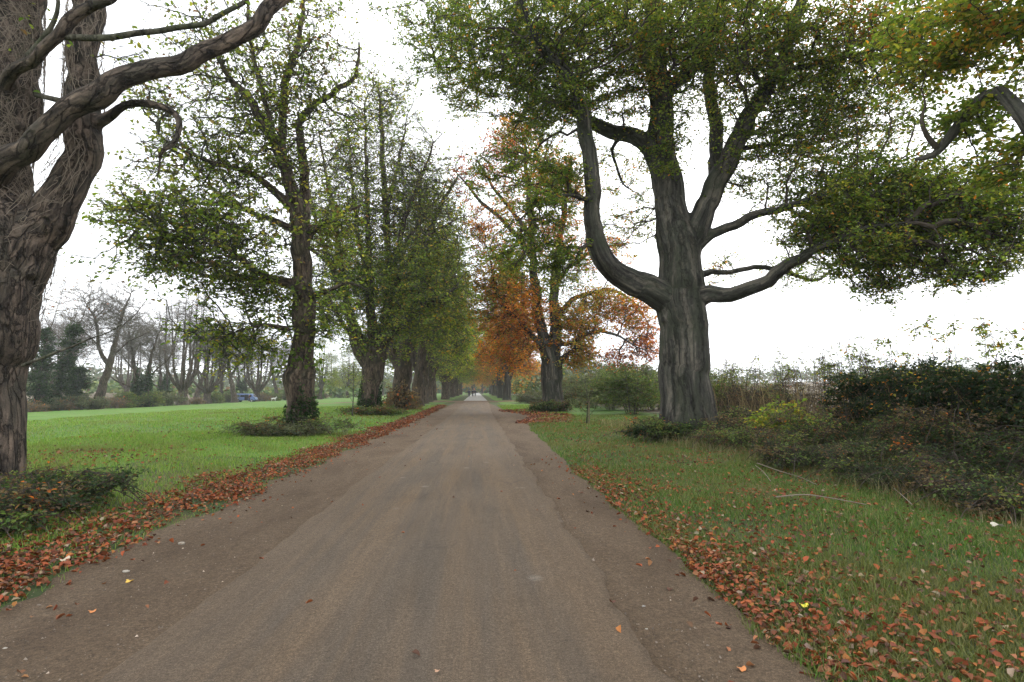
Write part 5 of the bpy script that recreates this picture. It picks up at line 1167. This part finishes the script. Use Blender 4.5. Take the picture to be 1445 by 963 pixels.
# white dog
p = W(385.5, 568, 134); dr = empty('dog', (p[0], p[1], float(gz(p[0], p[1]))), 'white dog standing on the grass right of the blue van', 'dog')
dog = [(0, 0, .62, .13, .14), (.2, 0, .6, .15, .16), (.38, 0, .62, .15, .17), (.52, 0, .72, .1, .1), (.62, 0, .86, .075, .08), (.72, 0, .93, .075, .07), (.86, 0, .89, .04, .04), (-.22, 0, .62, .12, .12), (-.4, 0, .64, .06, .06), (-.52, 0, .55, .03), (-.6, 0, .42, .02),
       (.4, .1, .45, .06), (.4, .1, .25, .038), (.4, .1, .03, .03), (.48, .1, .02, .025), (.4, -.1, .45, .06), (.46, -.1, .25, .038), (.46, -.1, .03, .03), (.54, -.1, .02, .025),
       (-.28, .1, .48, .075), (-.2, .1, .38, .05), (-.36, .1, .22, .032), (-.33, .1, .03, .028), (-.26, .1, .02, .025), (-.28, -.1, .48, .075), (-.26, -.1, .38, .05), (-.44, -.1, .22, .032), (-.42, -.1, .03, .028), (-.35, -.1, .02, .025), (.68, .06, .99, .02), (.64, .08, .92, .018), (.68, -.06, .99, .02), (.64, -.08, .92, .018)]
de = [(0, 1), (1, 2), (2, 3), (3, 4), (4, 5), (5, 6), (0, 7), (7, 8), (8, 9), (9, 10), (2, 11), (11, 12), (12, 13), (13, 14), (2, 15), (15, 16), (16, 17), (17, 18), (7, 19), (19, 20), (20, 21), (21, 22), (22, 23), (7, 24), (24, 25), (25, 26), (26, 27), (27, 28), (5, 29), (29, 30), (5, 31), (31, 32)]
o = skin('body', dog, de, paint('white_fur', (.75, .73, .68), .9), dr)

# ================================================================ AIR, LIGHT, CAMERA
def haze():
    m = MB(); m.box((0, 190, 42), (760, 520, 90)); ma = bpy.data.materials.new('thin_haze'); ma.use_nodes = True; n = ma.node_tree.nodes; n.clear()
    o = n.new('ShaderNodeOutputMaterial'); v = n.new('ShaderNodeVolumePrincipled'); v.inputs['Color'].default_value = (.93, .95, 1, 1); v.inputs['Density'].default_value = .0004; v.inputs['Anisotropy'].default_value = .2
    ma.node_tree.links.new(v.outputs[0], o.inputs['Volume']); ob = m.build('haze', ma); ob['kind'] = 'stuff'
HAZE = True
if HAZE: haze()

SUN_EL, SUN_AZ = 38, 35           # degrees; azimuth measured from +Y towards +X
sc = bpy.context.scene
w = bpy.data.worlds.new('World'); sc.world = w; w.use_nodes = True; n = w.node_tree.nodes; l = w.node_tree.links
bg = n['Background']; sky = n.new('ShaderNodeTexSky'); sky.sky_type = 'NISHITA'; sky.sun_disc = False; sky.sun_elevation = R(SUN_EL); sky.sun_rotation = R(SUN_AZ)
sky.air_density = 1.5; sky.dust_density = 6; sky.ozone_density = 1
hs = n.new('ShaderNodeHueSaturation'); hs.inputs['Saturation'].default_value = .22; l.new(sky.outputs[0], hs.inputs['Color'])
# an even cloud deck over the clear sky
tc = n.new('ShaderNodeTexCoord'); no = n.new('ShaderNodeTexNoise'); no.inputs['Scale'].default_value = 2.2; no.inputs['Detail'].default_value = 5; l.new(tc.outputs['Generated'], no.inputs['Vector'])
rp = n.new('ShaderNodeValToRGB'); rp.color_ramp.elements[0].position = .3; rp.color_ramp.elements[1].position = .7; rp.color_ramp.elements[0].color = (11, 11.6, 12.4, 1); rp.color_ramp.elements[1].color = (17, 17.2, 17.6, 1); l.new(no.outputs['Fac'], rp.inputs['Fac'])
mx = n.new('ShaderNodeMix'); mx.data_type = 'RGBA'; mx.inputs[0].default_value = .8; l.new(hs.outputs[0], mx.inputs[6]); l.new(rp.outputs[0], mx.inputs[7]); l.new(mx.outputs[2], bg.inputs['Color'])
bg.inputs['Strength'].default_value = .1
sd = bpy.data.lights.new('sun', 'SUN'); sd.energy = .8; sd.angle = R(25); sd.color = (1, .96, .9); so = bpy.data.objects.new('sun', sd); C.objects.link(so)
so.rotation_euler = Vector((math.sin(R(SUN_AZ)) * math.cos(R(SUN_EL)), math.cos(R(SUN_AZ)) * math.cos(R(SUN_EL)), math.sin(R(SUN_EL)))).to_track_quat('Z', 'Y').to_euler()
cd = bpy.data.cameras.new('camera'); cd.sensor_width = 36; cd.lens = 36 * F / 1445; cd.clip_end = 4000; cd.clip_start = .05
co = bpy.data.objects.new('camera', cd); C.objects.link(co); co.location = (0, 0, CAMH); co.rotation_euler = Matrix(CAMR.tolist()).to_euler(); sc.camera = co
sc.view_settings.view_transform = 'Standard'; sc.view_settings.look = 'None'; sc.view_settings.exposure = .88; sc.view_settings.gamma = 1
cy = sc.cycles; cy.max_bounces = 6; cy.diffuse_bounces = 4; cy.transmission_bounces = 4; cy.transparent_max_bounces = 8; cy.glossy_bounces = 2; cy.volume_bounces = 1; cy.use_adaptive_sampling = True; cy.adaptive_threshold = .02; cy.use_denoising = True
